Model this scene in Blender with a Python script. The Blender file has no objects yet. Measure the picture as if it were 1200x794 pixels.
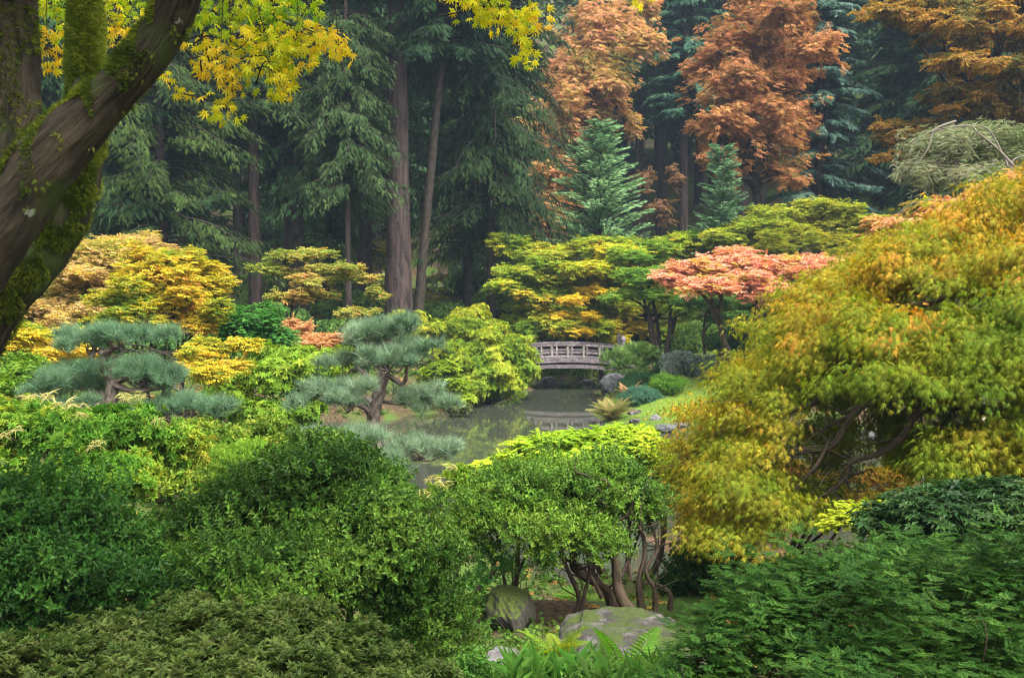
import bpy, math, random
import numpy as np

# ---------------------------------------------------------------- camera, sky, sun, exposure
S = bpy.context.scene
C = S.collection
F = 1166.7            # focal length in photo pixels (1200 wide)
CAMZ = 4.3            # metres above the pond
PITCH = math.atan((397.0 - 330.0) / F)
cam_d = bpy.data.cameras.new("camera"); cam_d.lens = 35.0; cam_d.sensor_width = 36.0
cam_d.clip_start = 0.05; cam_d.clip_end = 3000
cam = bpy.data.objects.new("camera", cam_d); C.objects.link(cam)
cam.location = (0, 0, CAMZ); cam.rotation_euler = (math.pi / 2 - PITCH, 0, 0)
S.camera = cam

SUN_EL, SUN_AZ = math.radians(58), math.radians(140)      # azimuth from +Y towards +X
W = bpy.data.worlds.new("World"); S.world = W; W.use_nodes = True
nt = W.node_tree; nt.nodes.clear()
sky = nt.nodes.new("ShaderNodeTexSky"); sky.sky_type = 'NISHITA'; sky.sun_disc = False
sky.sun_elevation = SUN_EL; sky.sun_rotation = SUN_AZ; sky.air_density = 1.0; sky.dust_density = 4.0
hs = nt.nodes.new("ShaderNodeHueSaturation"); hs.inputs['Saturation'].default_value = 0.05
bg = nt.nodes.new("ShaderNodeBackground"); bg.inputs['Strength'].default_value = 0.15
wo = nt.nodes.new("ShaderNodeOutputWorld")
nt.links.new(sky.outputs[0], hs.inputs['Color']); nt.links.new(hs.outputs[0], bg.inputs[0]); nt.links.new(bg.outputs[0], wo.inputs[0])
sd = bpy.data.lights.new("sun", 'SUN'); sd.energy = 1.2; sd.angle = math.radians(22); sd.color = (1.0, 0.93, 0.80)
so = bpy.data.objects.new("sun", sd); C.objects.link(so); so.location = (0, 0, 60)
from mathutils import Vector, Matrix
sdir = Vector((math.cos(SUN_EL) * math.sin(SUN_AZ), math.cos(SUN_EL) * math.cos(SUN_AZ), math.sin(SUN_EL)))
so.rotation_euler = (-sdir).to_track_quat('-Z', 'Y').to_euler()
S.view_settings.view_transform = 'Standard'; S.view_settings.look = 'None'
S.view_settings.gamma = 1.0; S.view_settings.use_curve_mapping = False
S.view_settings.exposure = 2.85
cy = S.cycles
cy.max_bounces = 6; cy.diffuse_bounces = 2; cy.sample_clamp_indirect = 1.5; cy.glossy_bounces = 2; cy.transmission_bounces = 3
cy.volume_bounces = 1; cy.transparent_max_bounces = 4; cy.use_denoising = True
cy.caustics_reflective = False; cy.caustics_refractive = False
cy.adaptive_threshold = 0.01; cy.denoising_prefilter = 'ACCURATE'; cy.filter_width = 1.2

# ---------------------------------------------------------------- maths helpers
fw = np.array([0, math.cos(PITCH), -math.sin(PITCH)]); up = np.array([0, math.sin(PITCH), math.cos(PITCH)])
def P(u, v, d):
    "photo pixel (1200x794) and distance d along +Y -> point of the garden"
    r = np.array([(u - 600.0) / F, 0, 0]) + up * ((397.0 - v) / F) + fw
    return np.array([0, 0, CAMZ]) + r * (d / r[1])
def px(n, d): return n * d / F
def unit(a): return a / np.maximum(np.linalg.norm(a, axis=-1, keepdims=True), 1e-9)
_nk = {}
def noise(p, scale=1.0, seed=0):
    "smooth pseudo noise about -1..1"
    if seed not in _nk:
        r = np.random.default_rng(seed + 977); _nk[seed] = (r.normal(size=(9, 3)) * np.linspace(.6, 2.2, 9)[:, None], r.uniform(0, 6.28, 9))
    k, ph = _nk[seed]
    return np.sin(np.asarray(p) / scale @ k.T * 1.7 + ph).sum(-1) / 3.6
def smooth(t): t = np.clip(t, 0, 1); return t * t * (3 - 2 * t)

# ---------------------------------------------------------------- terrain
POND = np.array([(-7, 27.5), (-5.2, 22.8), (-2.6, 19.8), (-0.6, 16), (0.6, 13.6), (2, 13.0), (4, 12.6), (8, 13.2), (12.5, 17), (14, 22), (11, 25.5), (7.5, 26.5),
                 (4.6, 28), (3.0, 30), (2.7, 32), (3.0, 36), (3.4, 39), (4.3, 42), (4, 44), (1.2, 44), (0.9, 41), (0.7, 38.5), (-.3, 36.2), (-1.5, 34.5), (-2.6, 32.5), (-3.9, 30.6), (-6.0, 30.2)], float)
CTRL = np.array([(0, 0, 2.75), (-3, 1, 2.8), (3, 1, 2.7), (-4, 5, 2.5), (3.4, 4.2, 2.0), (0, 5, 1.85), (0.6, 6.5, 1.6), (1.2, 8.5, 1.35), (0.3, 11, 0.8), (-6, 9, 2.4), (6, 9, 1.7), (-2.5, 14, 1.3), (-8, 15, 2.3),
    (-13, 22, 3.2), (-5.5, 19.5, 1.0), (14, 12, 2.5), (18, 20, 3), (-8, 32, 1.2), (-4, 37, 1.0), (-7, 45, 2.2), (5, 32, .45), (6.5, 35, 0.7), (9, 37, 1.5), (6, 45, 1.2), (0, 48, 1.3), (13, 45, 3), (20, 35, 4.5),
    (-20, 40, 4), (-15, 60, 4.5), (0, 60, 3.5), (15, 60, 5.5), (30, 60, 9), (0, 80, 8), (-30, 80, 9), (30, 80, 14), (0, 110, 20), (-40, 110, 20), (40, 110, 26), (0, 150, 40), (-60, 150, 40), (60, 150, 44),
    (0, 230, 70), (-90, 230, 70), (90, 230, 70), (0, -12, 4), (-15, -10, 5), (15, -10, 4), (-30, 20, 6), (30, 15, 6), (-80, 60, 20), (80, 60, 24), (-80, 0, 14), (80, 0, 14), (0, -80, 12), (2, 33.2, .25), (3.8, 30.6, .3)], float)
def poly_sd(x, y):
    "signed distance to the pond outline, negative inside"
    p = np.stack([x, y], -1); A = POND; B = np.roll(POND, -1, 0)
    best = np.full(x.shape, 1e9); ins = np.zeros(x.shape, bool)
    for a, b in zip(A, B):
        ab = b - a; t = np.clip(((p - a) @ ab) / (ab @ ab), 0, 1)
        best = np.minimum(best, np.linalg.norm(p - (a + t[..., None] * ab), axis=-1))
        cross = (a[1] > p[..., 1]) != (b[1] > p[..., 1])
        xi = a[0] + (p[..., 1] - a[1]) / (b[1] - a[1] + 1e-12) * ab[0]
        ins ^= cross & (p[..., 0] < xi)
    return np.where(ins, -best, best)
def gz(x, y):
    x = np.asarray(x, float); y = np.asarray(y, float)
    num = 0; den = 0
    for cx, cy_, cz in CTRL:
        r2 = (x - cx) ** 2 + (y - cy_) ** 2 + .3; w = r2 ** -1.7; num = num + w * cz; den = den + w
    h = num / den
    s = poly_sd(x, y) + .25 * np.sin(x * 2.3 + y) * np.sin(y * 1.9 - x)
    p3 = np.stack([x, y, x * 0], -1)
    h = h + .10 * noise(p3, 1.6, 3) * np.clip(np.hypot(x, y) / 8, .3, 1.5)
    t = smooth(s / 2.2)
    bank = np.maximum(h, .15)
    return np.where(s > 0, .10 + (bank - .10) * t - .1 * (1 - smooth(s / .25)), np.maximum(-1.2, s * .8) )
def G(u, d, sink=.0):
    x = P(u, 330, d)[0]; return np.array([x, d, float(gz(x, d)) - sink])

# ---------------------------------------------------------------- mesh accumulator
class Geo:
    def __init__(s): s.v = []; s.f = []; s.c = []; s.uv = []; s.n = 0; s.fm = []
    def add(s, v, f, c, uv=None, m=0):
        v = np.asarray(v, np.float32).reshape(-1, 3); f = np.asarray(f, np.int32).reshape(-1, 3)
        c = np.broadcast_to(np.asarray(c, np.float32), v.shape)
        s.v.append(v); s.f.append(f + s.n); s.c.append(c); s.n += len(v); s.fm.append(np.full(len(f), m, np.int32))
        s.uv.append(np.zeros((len(v), 2), np.float32) if uv is None else np.asarray(uv, np.float32))
    def build(s, name, mat, parent=None, base=(0, 0, 0), shade=False):
        me = bpy.data.meshes.new(name)
        v = np.concatenate(s.v) - np.asarray(base, np.float32); f = np.concatenate(s.f); c = np.concatenate(s.c)
        me.vertices.add(len(v)); me.vertices.foreach_set('co', v.ravel())
        me.loops.add(f.size); me.loops.foreach_set('vertex_index', f.ravel())
        me.polygons.add(len(f)); me.polygons.foreach_set('loop_start', np.arange(0, f.size, 3, dtype=np.int32))
        me.polygons.foreach_set('use_smooth', np.full(len(f), shade))
        at = me.attributes.new('tint', 'FLOAT_COLOR', 'POINT')
        at.data.foreach_set('color', np.concatenate([c, np.ones((len(c), 1), np.float32)], 1).astype(np.float32).ravel())
        uv = np.concatenate(s.uv)
        if shade:
            ul = me.uv_layers.new(name='UVMap'); ul.data.foreach_set('uv', uv[f.ravel()].ravel())
        mats = mat if isinstance(mat, (list, tuple)) else [mat]
        for m in mats: me.materials.append(m)
        if len(mats) > 1: me.polygons.foreach_set('material_index', np.concatenate(s.fm))
        me.update(calc_edges=True)
        o = bpy.data.objects.new(name, me); C.objects.link(o)
        if parent is not None: o.parent = parent
        else: o.location = base
        return o

def empty(name, base, label, cat, group=None):
    o = bpy.data.objects.new(name, None); C.objects.link(o); o.location = base; o.empty_display_size = .2
    o['label'] = label; o['category'] = cat
    if group: o['group'] = group
    return o
def tag(o, label, cat, group=None):
    o['label'] = label; o['category'] = cat
    if group: o['group'] = group
    return o
def copy_tree(o, parent=None):
    c = o.copy(); C.objects.link(c)
    if parent is not None: c.parent = parent
    for ch in [x for x in o.children]: copy_tree(ch, c)
    return c

def spline(pts, n):
    "Catmull-Rom through points (any dimension), n samples"
    p = np.asarray(pts, float)
    if len(p) == 2: return p[0] + (p[1] - p[0]) * np.linspace(0, 1, n)[:, None]
    q = np.vstack([2 * p[0] - p[1], p, 2 * p[-1] - p[-2]])
    t = np.linspace(0, len(p) - 1 - 1e-6, n); i = t.astype(int); t = (t - i)[:, None]
    a, b, c, d = q[i], q[i + 1], q[i + 2], q[i + 3]
    return .5 * (2 * b + (c - a) * t + (2 * a - 5 * b + 4 * c - d) * t * t + (3 * b - a - 3 * c + d) * t ** 3)
def tube(g, pts, rad, n=8, seg=6, col=(1, 1, 1), rough=0.0, seed=0, cap=True):
    q = spline(np.hstack([np.asarray(pts, float), np.asarray(rad, float)[:, None]]), n)
    c, r = q[:, :3], np.maximum(q[:, 3], .0005)
    T = unit(np.gradient(c, axis=0)); ref = np.array([0, 0, 1.]) if abs(T[0][2]) < .9 else np.array([0, 1., 0])
    X = np.zeros_like(T); x = unit(np.cross(T[0], ref))
    for i in range(n):
        x = unit(x - T[i] * (x @ T[i])); X[i] = x
    Y = np.cross(T, X); a = np.linspace(0, 2 * np.pi, seg + 1)
    rr = np.repeat(r[:, None], seg + 1, 1)
    L = np.concatenate([[0], np.cumsum(np.linalg.norm(np.diff(c, axis=0), axis=1))])
    if rough:
        P3 = np.stack([np.cos(a)[None] * 1.0 + 0 * L[:, None], np.sin(a)[None] + 0 * L[:, None], (L[:, None] / (2.2 * r.mean())) + 0 * a[None]], -1)
        rr = rr * (1 + rough * noise(P3, .45, seed) + rough * .5 * noise(P3, .16, seed + 1))
    v = c[:, None] + rr[..., None] * (np.cos(a)[None, :, None] * X[:, None] + np.sin(a)[None, :, None] * Y[:, None])
    k = seg + 1; i, j = np.meshgrid(np.arange(n - 1), np.arange(seg), indexing='ij'); b = i * k + j
    f = np.concatenate([np.stack([b, b + 1, b + k + 1], -1).reshape(-1, 3), np.stack([b, b + k + 1, b + k], -1).reshape(-1, 3)])
    uv = np.stack([np.repeat((a / (2 * np.pi))[None], n, 0), np.repeat(L[:, None], k, 1)], -1).reshape(-1, 2)
    g.add(v.reshape(-1, 3), f, col, uv)
    return c, r, T
def box(g, c, sx, sy, sz, X=(1, 0, 0), Y=(0, 1, 0), Z=(0, 0, 1), col=(1, 1, 1)):
    X, Y, Z = map(np.asarray, (X, Y, Z)); s = np.array([(i, j, k) for i in (-1, 1) for j in (-1, 1) for k in (-1, 1)], float) * .5
    v = np.asarray(c) + s[:, :1] * sx * X + s[:, 1:2] * sy * Y + s[:, 2:] * sz * Z
    q = [(0, 1, 3, 2), (4, 6, 7, 5), (0, 4, 5, 1), (2, 3, 7, 6), (0, 2, 6, 4), (1, 5, 7, 3)]
    f = [t for a, b, c_, d in q for t in ((a, b, c_), (a, c_, d))]
    g.add(v, f, col)

# ---------------------------------------------------------------- leaf templates: (verts, tris, leaf id per vert); grows along +Y, faces +Z
class T_:
    def __init__(s): s.v = []; s.f = []; s.l = []; s.k = 0
    def leaf(s, b, d, n, L, Wd, fold=.25, droop=.15, mid=.45):
        b, d, n = np.asarray(b, float), unit(np.asarray(d, float)), np.asarray(n, float)
        n = unit(n - d * (n @ d)); x = np.cross(d, n); k = len(s.v)
        s.v += [b, b + d * L * mid + x * Wd / 2 + n * fold * Wd, b + d * L - n * droop * L, b + d * L * mid - x * Wd / 2 + n * fold * Wd]
        s.f += [(k, k + 1, k + 2), (k, k + 2, k + 3)]; s.l += [s.k] * 4; s.k += 1
    def strip(s, b, d, n, L, Wd, droop=.1):
        b, d, n = np.asarray(b, float), unit(np.asarray(d, float)), np.asarray(n, float)
        n = unit(n - d * (n @ d)); x = np.cross(d, n); k = len(s.v)
        s.v += [b - x * Wd / 2, b + x * Wd / 2, b + d * L - n * droop * L]; s.f += [(k, k + 1, k + 2)]; s.l += [s.k] * 3; s.k += 1
    def done(s):
        s.v = np.array(s.v, np.float32); s.f = np.array(s.f, np.int32); s.l = np.array(s.l, np.int32)
        a, b, c = s.v[s.f[:, 0]], s.v[s.f[:, 1]], s.v[s.f[:, 2]]
        s.area = float(np.linalg.norm(np.cross(b - a, c - a), axis=1).sum() / 2); return s
def rd(seed): return np.random.default_rng(seed)
def t_sprig(seed=1, pairs=5, L=.34, Wd=.17):
    t = T_(); r = rd(seed)
    for i in range(pairs):
        y = .1 + .8 * i / (pairs - 1); a0 = i * 1.5 + r.uniform(-.3, .3)
        for a in (a0, a0 + np.pi):
            s = np.array([np.cos(a), 0, np.sin(a)]); d = s * .8 + np.array([0, r.uniform(.3, .8), 0]); t.leaf((0, y, 0), d, (0, 1, 0) - s * .3, L * r.uniform(.7, 1.15), Wd)
    t.leaf((0, .9, 0), (.1, 1, .1), (0, 0, 1), L * .8, Wd * .8); return t.done()
def t_rosette(seed=2, n=7, L=1., Wd=.32, el=.45, whorls=2):
    t = T_(); r = rd(seed)
    for w in range(whorls):
        for i in range(n if w == 0 else max(3, n - 3)):
            a = 6.283 * i / n + w * .5 + r.uniform(-.25, .25); s = np.array([np.cos(a), 0, np.sin(a)])
            e = el + w * .6 + r.uniform(-.2, .2); d = s * np.cos(e) + np.array([0, np.sin(e), 0])
            t.leaf((0, w * .12, 0), d, np.array([0, 1., 0]) - s * .2, L * r.uniform(.75, 1.1) * (1 - .3 * w), Wd, .2, .22)
    return t.done()
def t_cluster(seed=3, n=7, L=.55, Wd=.34):
    t = T_(); r = rd(seed)
    for i in range(n):
        a = r.uniform(0, 6.28); s = np.array([np.sin(a), np.cos(a) * .6 + .4, r.uniform(-.3, .3)])
        t.leaf(np.array([0, .5 * r.random(), 0]) + .15 * r.normal(size=3), s, np.array([0, 0, 1]) + .4 * r.normal(size=3), L * r.uniform(.7, 1.2), Wd * r.uniform(.8, 1.2))
    return t.done()
def star(t, b, d, n, L, lobes, wd, curl=.25):
    "palmate leaf: one narrow kite per lobe, all one leaf"
    b, d, n = np.asarray(b, float), unit(np.asarray(d, float)), np.asarray(n, float); n = unit(n - d * (n @ d)); x = np.cross(d, n); k0 = t.k
    for a, l in lobes:
        e = d * np.cos(a) + x * np.sin(a); t.k = k0; t.leaf(b, e, n, L * l, wd * L * (.6 + .4 * l), .06, curl, .42)
    t.k = k0 + 1
L7 = [(0, 1.), (.62, .92), (-.62, .92), (1.25, .72), (-1.25, .72), (2.05, .42), (-2.05, .42)]
L5 = [(0, 1.), (.75, .85), (-.75, .85), (1.6, .55), (-1.6, .55)]
def t_star(seed=4):
    t = T_(); star(t, (0, 0, 0), (0, 1, 0), (0, 0, 1), 1., L7, .23); return t.done()
def t_maple(seed=5, n=8, wd=.42):
    "flat twig of small palmate leaves"
    t = T_(); r = rd(seed)
    for i in range(n):
        y = i / (n - 1); sd = 1 if i % 2 else -1
        star(t, (sd * .06, y, r.uniform(-.06, .06)), (sd * r.uniform(.5, 1.1), r.uniform(.3, .9), -.2), (r.normal() * .3, r.normal() * .3, 1), .40 * r.uniform(.75, 1.2), L5, wd)
    return t.done()
def t_mapler(seed=6, n=5):
    "same as seen from far: each leaf a folded diamond pair"
    t = T_(); r = rd(seed)
    for i in range(n):
        y = i / (n - 1); sd = 1 if i % 2 else -1; b = (sd * .08, y * .9, r.uniform(-.08, .08)); nn = (r.normal() * .35, r.normal() * .35, 1)
        k = t.k
        for a in (.55, -.55):
            t.k = k; d0 = np.array([sd * .8, .6, -.15]); d = np.array([d0[0] * np.cos(a) - d0[1] * np.sin(a), d0[0] * np.sin(a) + d0[1] * np.cos(a), d0[2]]); t.leaf(b, d, nn, .5 * r.uniform(.8, 1.2), .24, .1, .2)
        t.k = k + 1
    return t.done()
def t_lace(seed=7, n=5):
    "threadleaf maple: hanging hands of very narrow lobes"
    t = T_(); r = rd(seed)
    for i in range(n):
        y = .9 * i / (n - 1); sd = 1 if i % 2 else -1; d = unit(np.array([sd * r.uniform(.3, .9), 1, -.25])); x = np.array([d[1], -d[0], 0]); k = t.k
        for a, l in [(0, 1.), (.4, .95), (-.4, .95), (.85, .75), (-.85, .75), (1.4, .5), (-1.4, .5)]:
            e = d * np.cos(a) + x * np.sin(a); t.k = k; t.strip((sd * .03, y, 0), e + np.array([0, 0, r.uniform(-.35, .1)]), (r.normal() * .3, 0, 1), .62 * l * r.uniform(.85, 1.15), .075, .25)
        t.k = k + 1
    return t.done()
def t_needles(seed=8, n=26, wd=.035):
    t = T_(); r = rd(seed)
    for i in range(n):
        a = r.uniform(0, 6.28); e = r.uniform(.25, 1.35); s = np.array([np.cos(a) * np.cos(e), np.sin(e), np.sin(a) * np.cos(e)])
        t.strip((0, r.uniform(-.35, .1), 0), s, r.normal(size=3), r.uniform(.75, 1.05), wd, .03)
    return t.done()
def t_fir(seed=9, n=7, wd=.10, L0=.42, droop=.12):
    "conifer spray: flat branchlet with side twigs"
    t = T_(); r = rd(seed)
    t.strip((0, 0, 0), (0, 1, 0), (0, 0, 1), 1.05, .10, .08)
    for i in range(n):
        y = .04 + .85 * i / n
        for sd in (-1, 1):
            l = L0 * (1 - .72 * y) * r.uniform(.7, 1.15); d = np.array([sd * r.uniform(.7, 1), r.uniform(.55, .9), r.uniform(-.35, .05)])
            t.strip((0, y, -.06 * y * y), d, (r.normal() * .25, r.normal() * .25, 1), l, wd * r.uniform(.9, 1.4), droop)
    return t.done()
def t_fan(seed=10):
    "false cypress: flat fan of scaly twiglets, tip curling"
    t = T_(); r = rd(seed); t.strip((0, 0, 0), (0, 1, 0), (0, 0, 1), 1., .08, .2)
    for i in range(5):
        y = .08 + .18 * i
        for sd in (-1, 1):
            l = .5 * (1 - .6 * y) * r.uniform(.8, 1.1); d = unit(np.array([sd * .75, .75, r.uniform(-.1, .15)])); b = np.array([0, y, .05 * y])
            t.leaf(b, d, (0, 0, 1), l, .06, .12, .2, .5)
            for q in (.35, .65):
                for s2 in (-1, 1):
                    d2 = unit(d + s2 * .75 * np.array([d[1], -d[0], 0])); t.strip(b + d * l * q, d2, (0, .1, 1), l * .5 * r.uniform(.8, 1.2), .095, .15)
    return t.done()
def t_pieris(seed=11):
    t = T_(); r = rd(seed)
    for i in range(9):
        a = r.uniform(0, 6.28); s = np.array([np.cos(a), r.uniform(-1., .2), np.sin(a)]); t.strip((0, .05, 0), s, r.normal(size=3), r.uniform(.6, 1.), .09, .3)
    return t.done()
def t_frond(seed=12, n=18):
    t = T_(); r = rd(seed); pts = lambda y: np.array([0, y * (1 - .12 * y), .15 * y - .42 * y * y])
    for i in range(n):
        y = (i + 1) / (n + 1); w = .26 * np.sin(np.pi * min(1, .18 + .82 * y) ** .9) + .02; t.leaf(pts(y - .03), pts(y + .03) - pts(y - .03), (0, 0, 1), .09, .018)
        for sd in (-1, 1): t.leaf(pts(y), (sd, .35, -.12), (0, 0, 1), w, .052, .1, .1, .25)
    return t.done()
def t_blade(seed=13):
    t = T_(); t.leaf((0, 0, 0), (0, 1, .25), (0, -.2, 1), 1., .07, .2, .35, .5); return t.done()

def scatter(g, t, pos, Y, Z, sc, col, jit=.16, hue=.08, r=None):
    r = r or rd(0); N = len(pos)
    if N == 0: return
    Y = unit(Y); Z = unit(Z - Y * (Z * Y).sum(1, keepdims=True)); X = np.cross(Y, Z); sc = np.broadcast_to(sc, (N,)).astype(np.float32)[:, None, None]
    Y, Z, X = Y.astype(np.float32), Z.astype(np.float32), X.astype(np.float32)
    tv = t.v
    v = pos[:, None].astype(np.float32) + sc * (tv[None, :, :1] * X[:, None] + tv[None, :, 1:2] * Y[:, None] + tv[None, :, 2:] * Z[:, None])
    lj = (1 + jit * r.normal(size=(N, t.k, 1)) + hue * r.normal(size=(N, t.k, 3))).astype(np.float32)
    c = np.clip(col[:, None].astype(np.float32) * lj[:, t.l], .003, .9)
    f = (t.f[None] + (np.arange(N) * len(tv))[:, None, None]).reshape(-1, 3)
    g.add(v.reshape(-1, 3), f, c.reshape(-1, 3))
def ramp(cols, t):
    cols = np.asarray(cols, float); t = np.clip(t, 0, 1) * (len(cols) - 1); i = np.minimum(t.astype(int), len(cols) - 2) if len(cols) > 1 else np.zeros(len(t), int)
    if len(cols) == 1: return np.repeat(cols, len(t), 0)
    w = (t - i)[:, None]; return cols[i] * (1 - w) + cols[i + 1] * w

# ---------------------------------------------------------------- materials
def mat_leaf(name, rough=.5, trans=.30, spec=.35):
    m = bpy.data.materials.new(name); m.use_nodes = True; n = m.node_tree; n.nodes.clear(); N = n.nodes.new; K = n.links.new
    at = N("ShaderNodeAttribute"); at.attribute_name = 'tint'
    b = N("ShaderNodeBsdfPrincipled"); b.inputs['Roughness'].default_value = rough; b.inputs['Specular IOR Level'].default_value = spec
    tr = N("ShaderNodeBsdfTranslucent"); hv = N("ShaderNodeHueSaturation"); hv.inputs['Saturation'].default_value = 1.1; hv.inputs['Value'].default_value = 1.25
    mx = N("ShaderNodeMixShader"); mx.inputs[0].default_value = trans; o = N("ShaderNodeOutputMaterial")
    K(at.outputs['Color'], b.inputs['Base Color']); K(at.outputs['Color'], hv.inputs['Color']); K(hv.outputs[0], tr.inputs[0]); K(b.outputs[0], mx.inputs[1]); K(tr.outputs[0], mx.inputs[2]); K(mx.outputs[0], o.inputs[0])
    return m
def mat_bark(name, c1, c2, moss=(.06, .09, .015), mossy=0., ridges=14, lichen=0., along=5., bump=.6, scl=1.0):
    "furrowed bark along the limb (UV = turn, metres); moss patches and pale lichen by noise"
    m = bpy.data.materials.new(name); m.use_nodes = True; n = m.node_tree; N = n.nodes.new; K = n.links.new
    b = n.nodes['Principled BSDF']; b.inputs['Roughness'].default_value = .85; b.inputs['Specular IOR Level'].default_value = .2
    uv = N("ShaderNodeUVMap"); mp = N("ShaderNodeMapping"); mp.inputs['Scale'].default_value = (ridges, along, 1); K(uv.outputs[0], mp.inputs[0])
    gm = N("ShaderNodeNewGeometry")
    nz = N("ShaderNodeTexNoise"); nz.inputs['Scale'].default_value = 1.0; nz.inputs['Detail'].default_value = 9; nz.inputs['Roughness'].default_value = .62; nz.inputs['Distortion'].default_value = .35; K(mp.outputs[0], nz.inputs['Vector'])
    n2 = N("ShaderNodeTexNoise"); n2.inputs['Scale'].default_value = 9 * scl; n2.inputs['Detail'].default_value = 5; K(gm.outputs['Position'], n2.inputs['Vector'])
    cr = N("ShaderNodeValToRGB"); cr.color_ramp.elements[0].position = .38; cr.color_ramp.elements[1].position = .62
    cr.color_ramp.elements[0].color = (*c1, 1); cr.color_ramp.elements[1].color = (*c2, 1); K(nz.outputs[0], cr.inputs[0])
    last = cr.outputs[0]
    def mix(fac, col, last):
        x = N("ShaderNodeMix"); x.data_type = 'RGBA'; K(fac, x.inputs['Factor']); K(last, x.inputs['A']); x.inputs['B'].default_value = (*col, 1); return x.outputs['Result']
    def thr(sock, a, bb):
        r = N("ShaderNodeMapRange"); r.inputs['From Min'].default_value = a; r.inputs['From Max'].default_value = bb; K(sock, r.inputs['Value']); return r.outputs[0]
    last = mix(thr(n2.outputs[0], .55, .8), tuple(x * 1.25 for x in c2), last)
    if mossy:
        n3 = N("ShaderNodeTexNoise"); n3.inputs['Scale'].default_value = 2.2 * scl; n3.inputs['Detail'].default_value = 7; K(gm.outputs['Position'], n3.inputs['Vector']); last = mix(thr(n3.outputs[0], .68 - mossy * .35, .80 - mossy * .3), moss, last)
    if lichen:
        vo = N("ShaderNodeTexVoronoi"); vo.inputs['Scale'].default_value = 5 * scl; K(gm.outputs['Position'], vo.inputs['Vector'])
        nl = N("ShaderNodeTexNoise"); nl.inputs['Scale'].default_value = 2.6 * scl; nl.inputs['Detail'].default_value = 2; K(gm.outputs['Position'], nl.inputs['Vector'])
        n5 = N("ShaderNodeTexNoise"); n5.inputs['Scale'].default_value = 60; K(gm.outputs['Position'], n5.inputs['Vector'])
        q1 = N("ShaderNodeMath"); q1.operation = 'MULTIPLY_ADD'; K(nl.outputs[0], q1.inputs[0]); q1.inputs[1].default_value = -1.6; q1.inputs[2].default_value = .86
        q2 = N("ShaderNodeMath"); q2.operation = 'ADD'; K(q1.outputs[0], q2.inputs[0]); K(vo.outputs['Distance'], q2.inputs[1])
        q3 = N("ShaderNodeMath"); q3.operation = 'MULTIPLY_ADD'; K(n5.outputs[0], q3.inputs[0]); q3.inputs[1].default_value = .25; K(q2.outputs[0], q3.inputs[2]); dist2 = q3.outputs[0]; last = mix(thr(dist2, .24 * lichen, .14 * lichen), (.20, .21, .18), last)
    K(last, b.inputs['Base Color'])
    bp = N("ShaderNodeBump"); bp.inputs['Strength'].default_value = bump; bp.inputs['Distance'].default_value = .03; K(nz.outputs[0], bp.inputs['Height']); K(bp.outputs[0], b.inputs['Normal'])
    return m
def mat_noise(name, cols, scale=3., rough=.85, bump=.4, spec=.25, dist=.03, detail=8, mossup=None):
    m = bpy.data.materials.new(name); m.use_nodes = True; n = m.node_tree; N = n.nodes.new; K = n.links.new
    b = n.nodes['Principled BSDF']; b.inputs['Roughness'].default_value = rough; b.inputs['Specular IOR Level'].default_value = spec
    gm = N("ShaderNodeNewGeometry"); nz = N("ShaderNodeTexNoise"); nz.inputs['Scale'].default_value = scale; nz.inputs['Detail'].default_value = detail; nz.inputs['Roughness'].default_value = .65; K(gm.outputs['Position'], nz.inputs['Vector'])
    cr = N("ShaderNodeValToRGB"); e = cr.color_ramp.elements
    for i, c in enumerate(cols):
        p = .3 + .4 * i / max(1, len(cols) - 1)
        if i < 2: e[i].position = p; e[i].color = (*c, 1)
        else: x = e.new(p); x.color = (*c, 1)
    K(nz.outputs[0], cr.inputs[0]); last = cr.outputs[0]
    if mossup:
        n2 = N("ShaderNodeTexNoise"); n2.inputs['Scale'].default_value = scale * .8; n2.inputs['Detail'].default_value = 9; K(gm.outputs['Position'], n2.inputs['Vector'])
        sx = N("ShaderNodeSeparateXYZ"); K(gm.outputs['Normal'], sx.inputs[0]); ma = N("ShaderNodeMath"); ma.operation = 'MULTIPLY_ADD'; K(sx.outputs[2], ma.inputs[0]); ma.inputs[1].default_value = .45; K(n2.outputs[0], ma.inputs[2])
        r = N("ShaderNodeMapRange"); r.inputs['From Min'].default_value = mossup[3]; r.inputs['From Max'].default_value = mossup[3] + .14; K(ma.outputs[0], r.inputs['Value'])
        x = N("ShaderNodeMix"); x.data_type = 'RGBA'; K(r.outputs[0], x.inputs['Factor']); K(last, x.inputs['A']); x.inputs['B'].default_value = (*mossup[:3], 1); last = x.outputs['Result']
    K(last, b.inputs['Base Color'])
    bp = N("ShaderNodeBump"); bp.inputs['Strength'].default_value = bump; bp.inputs['Distance'].default_value = dist; K(nz.outputs[0], bp.inputs['Height']); K(bp.outputs[0], b.inputs['Normal'])
    return m
LEAF = mat_leaf('leaf', .6, .38, .10); GLOSSY = mat_leaf('glossy_leaf', .45, .3, .12); MATTE = mat_leaf('needle', .7, .2, .06); THIN = mat_leaf('thin_leaf', .6, .5, .08)
BARK_FIR = mat_bark('fir_bark', (.010, .007, .006), (.042, .028, .023), ridges=16, along=.9, bump=1.)
BARK_FIR_LICHEN = mat_bark('lichened_fir_bark', (.011, .0075, .007), (.048, .032, .028), ridges=18, along=.9, bump=1., mossy=0.)
BARK_DARK = mat_bark('dark_bark', (.010, .008, .006), (.036, .027, .02), ridges=8, along=3)
BARK_BROWN = mat_bark('brown_bark', (.018, .012, .008), (.06, .042, .027), ridges=8, along=4, mossy=.35)
BARK_GREY = mat_bark('grey_bark', (.12, .10, .085), (.34, .29, .25), ridges=8, along=6, bump=.4)
BARK_MAPLE = mat_bark('old_maple_bark', (.008, .006, .004), (.042, .031, .019), (.03, .043, .009), .5, ridges=22, along=3.2, lichen=.5, bump=1.0, scl=1.4)
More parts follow.
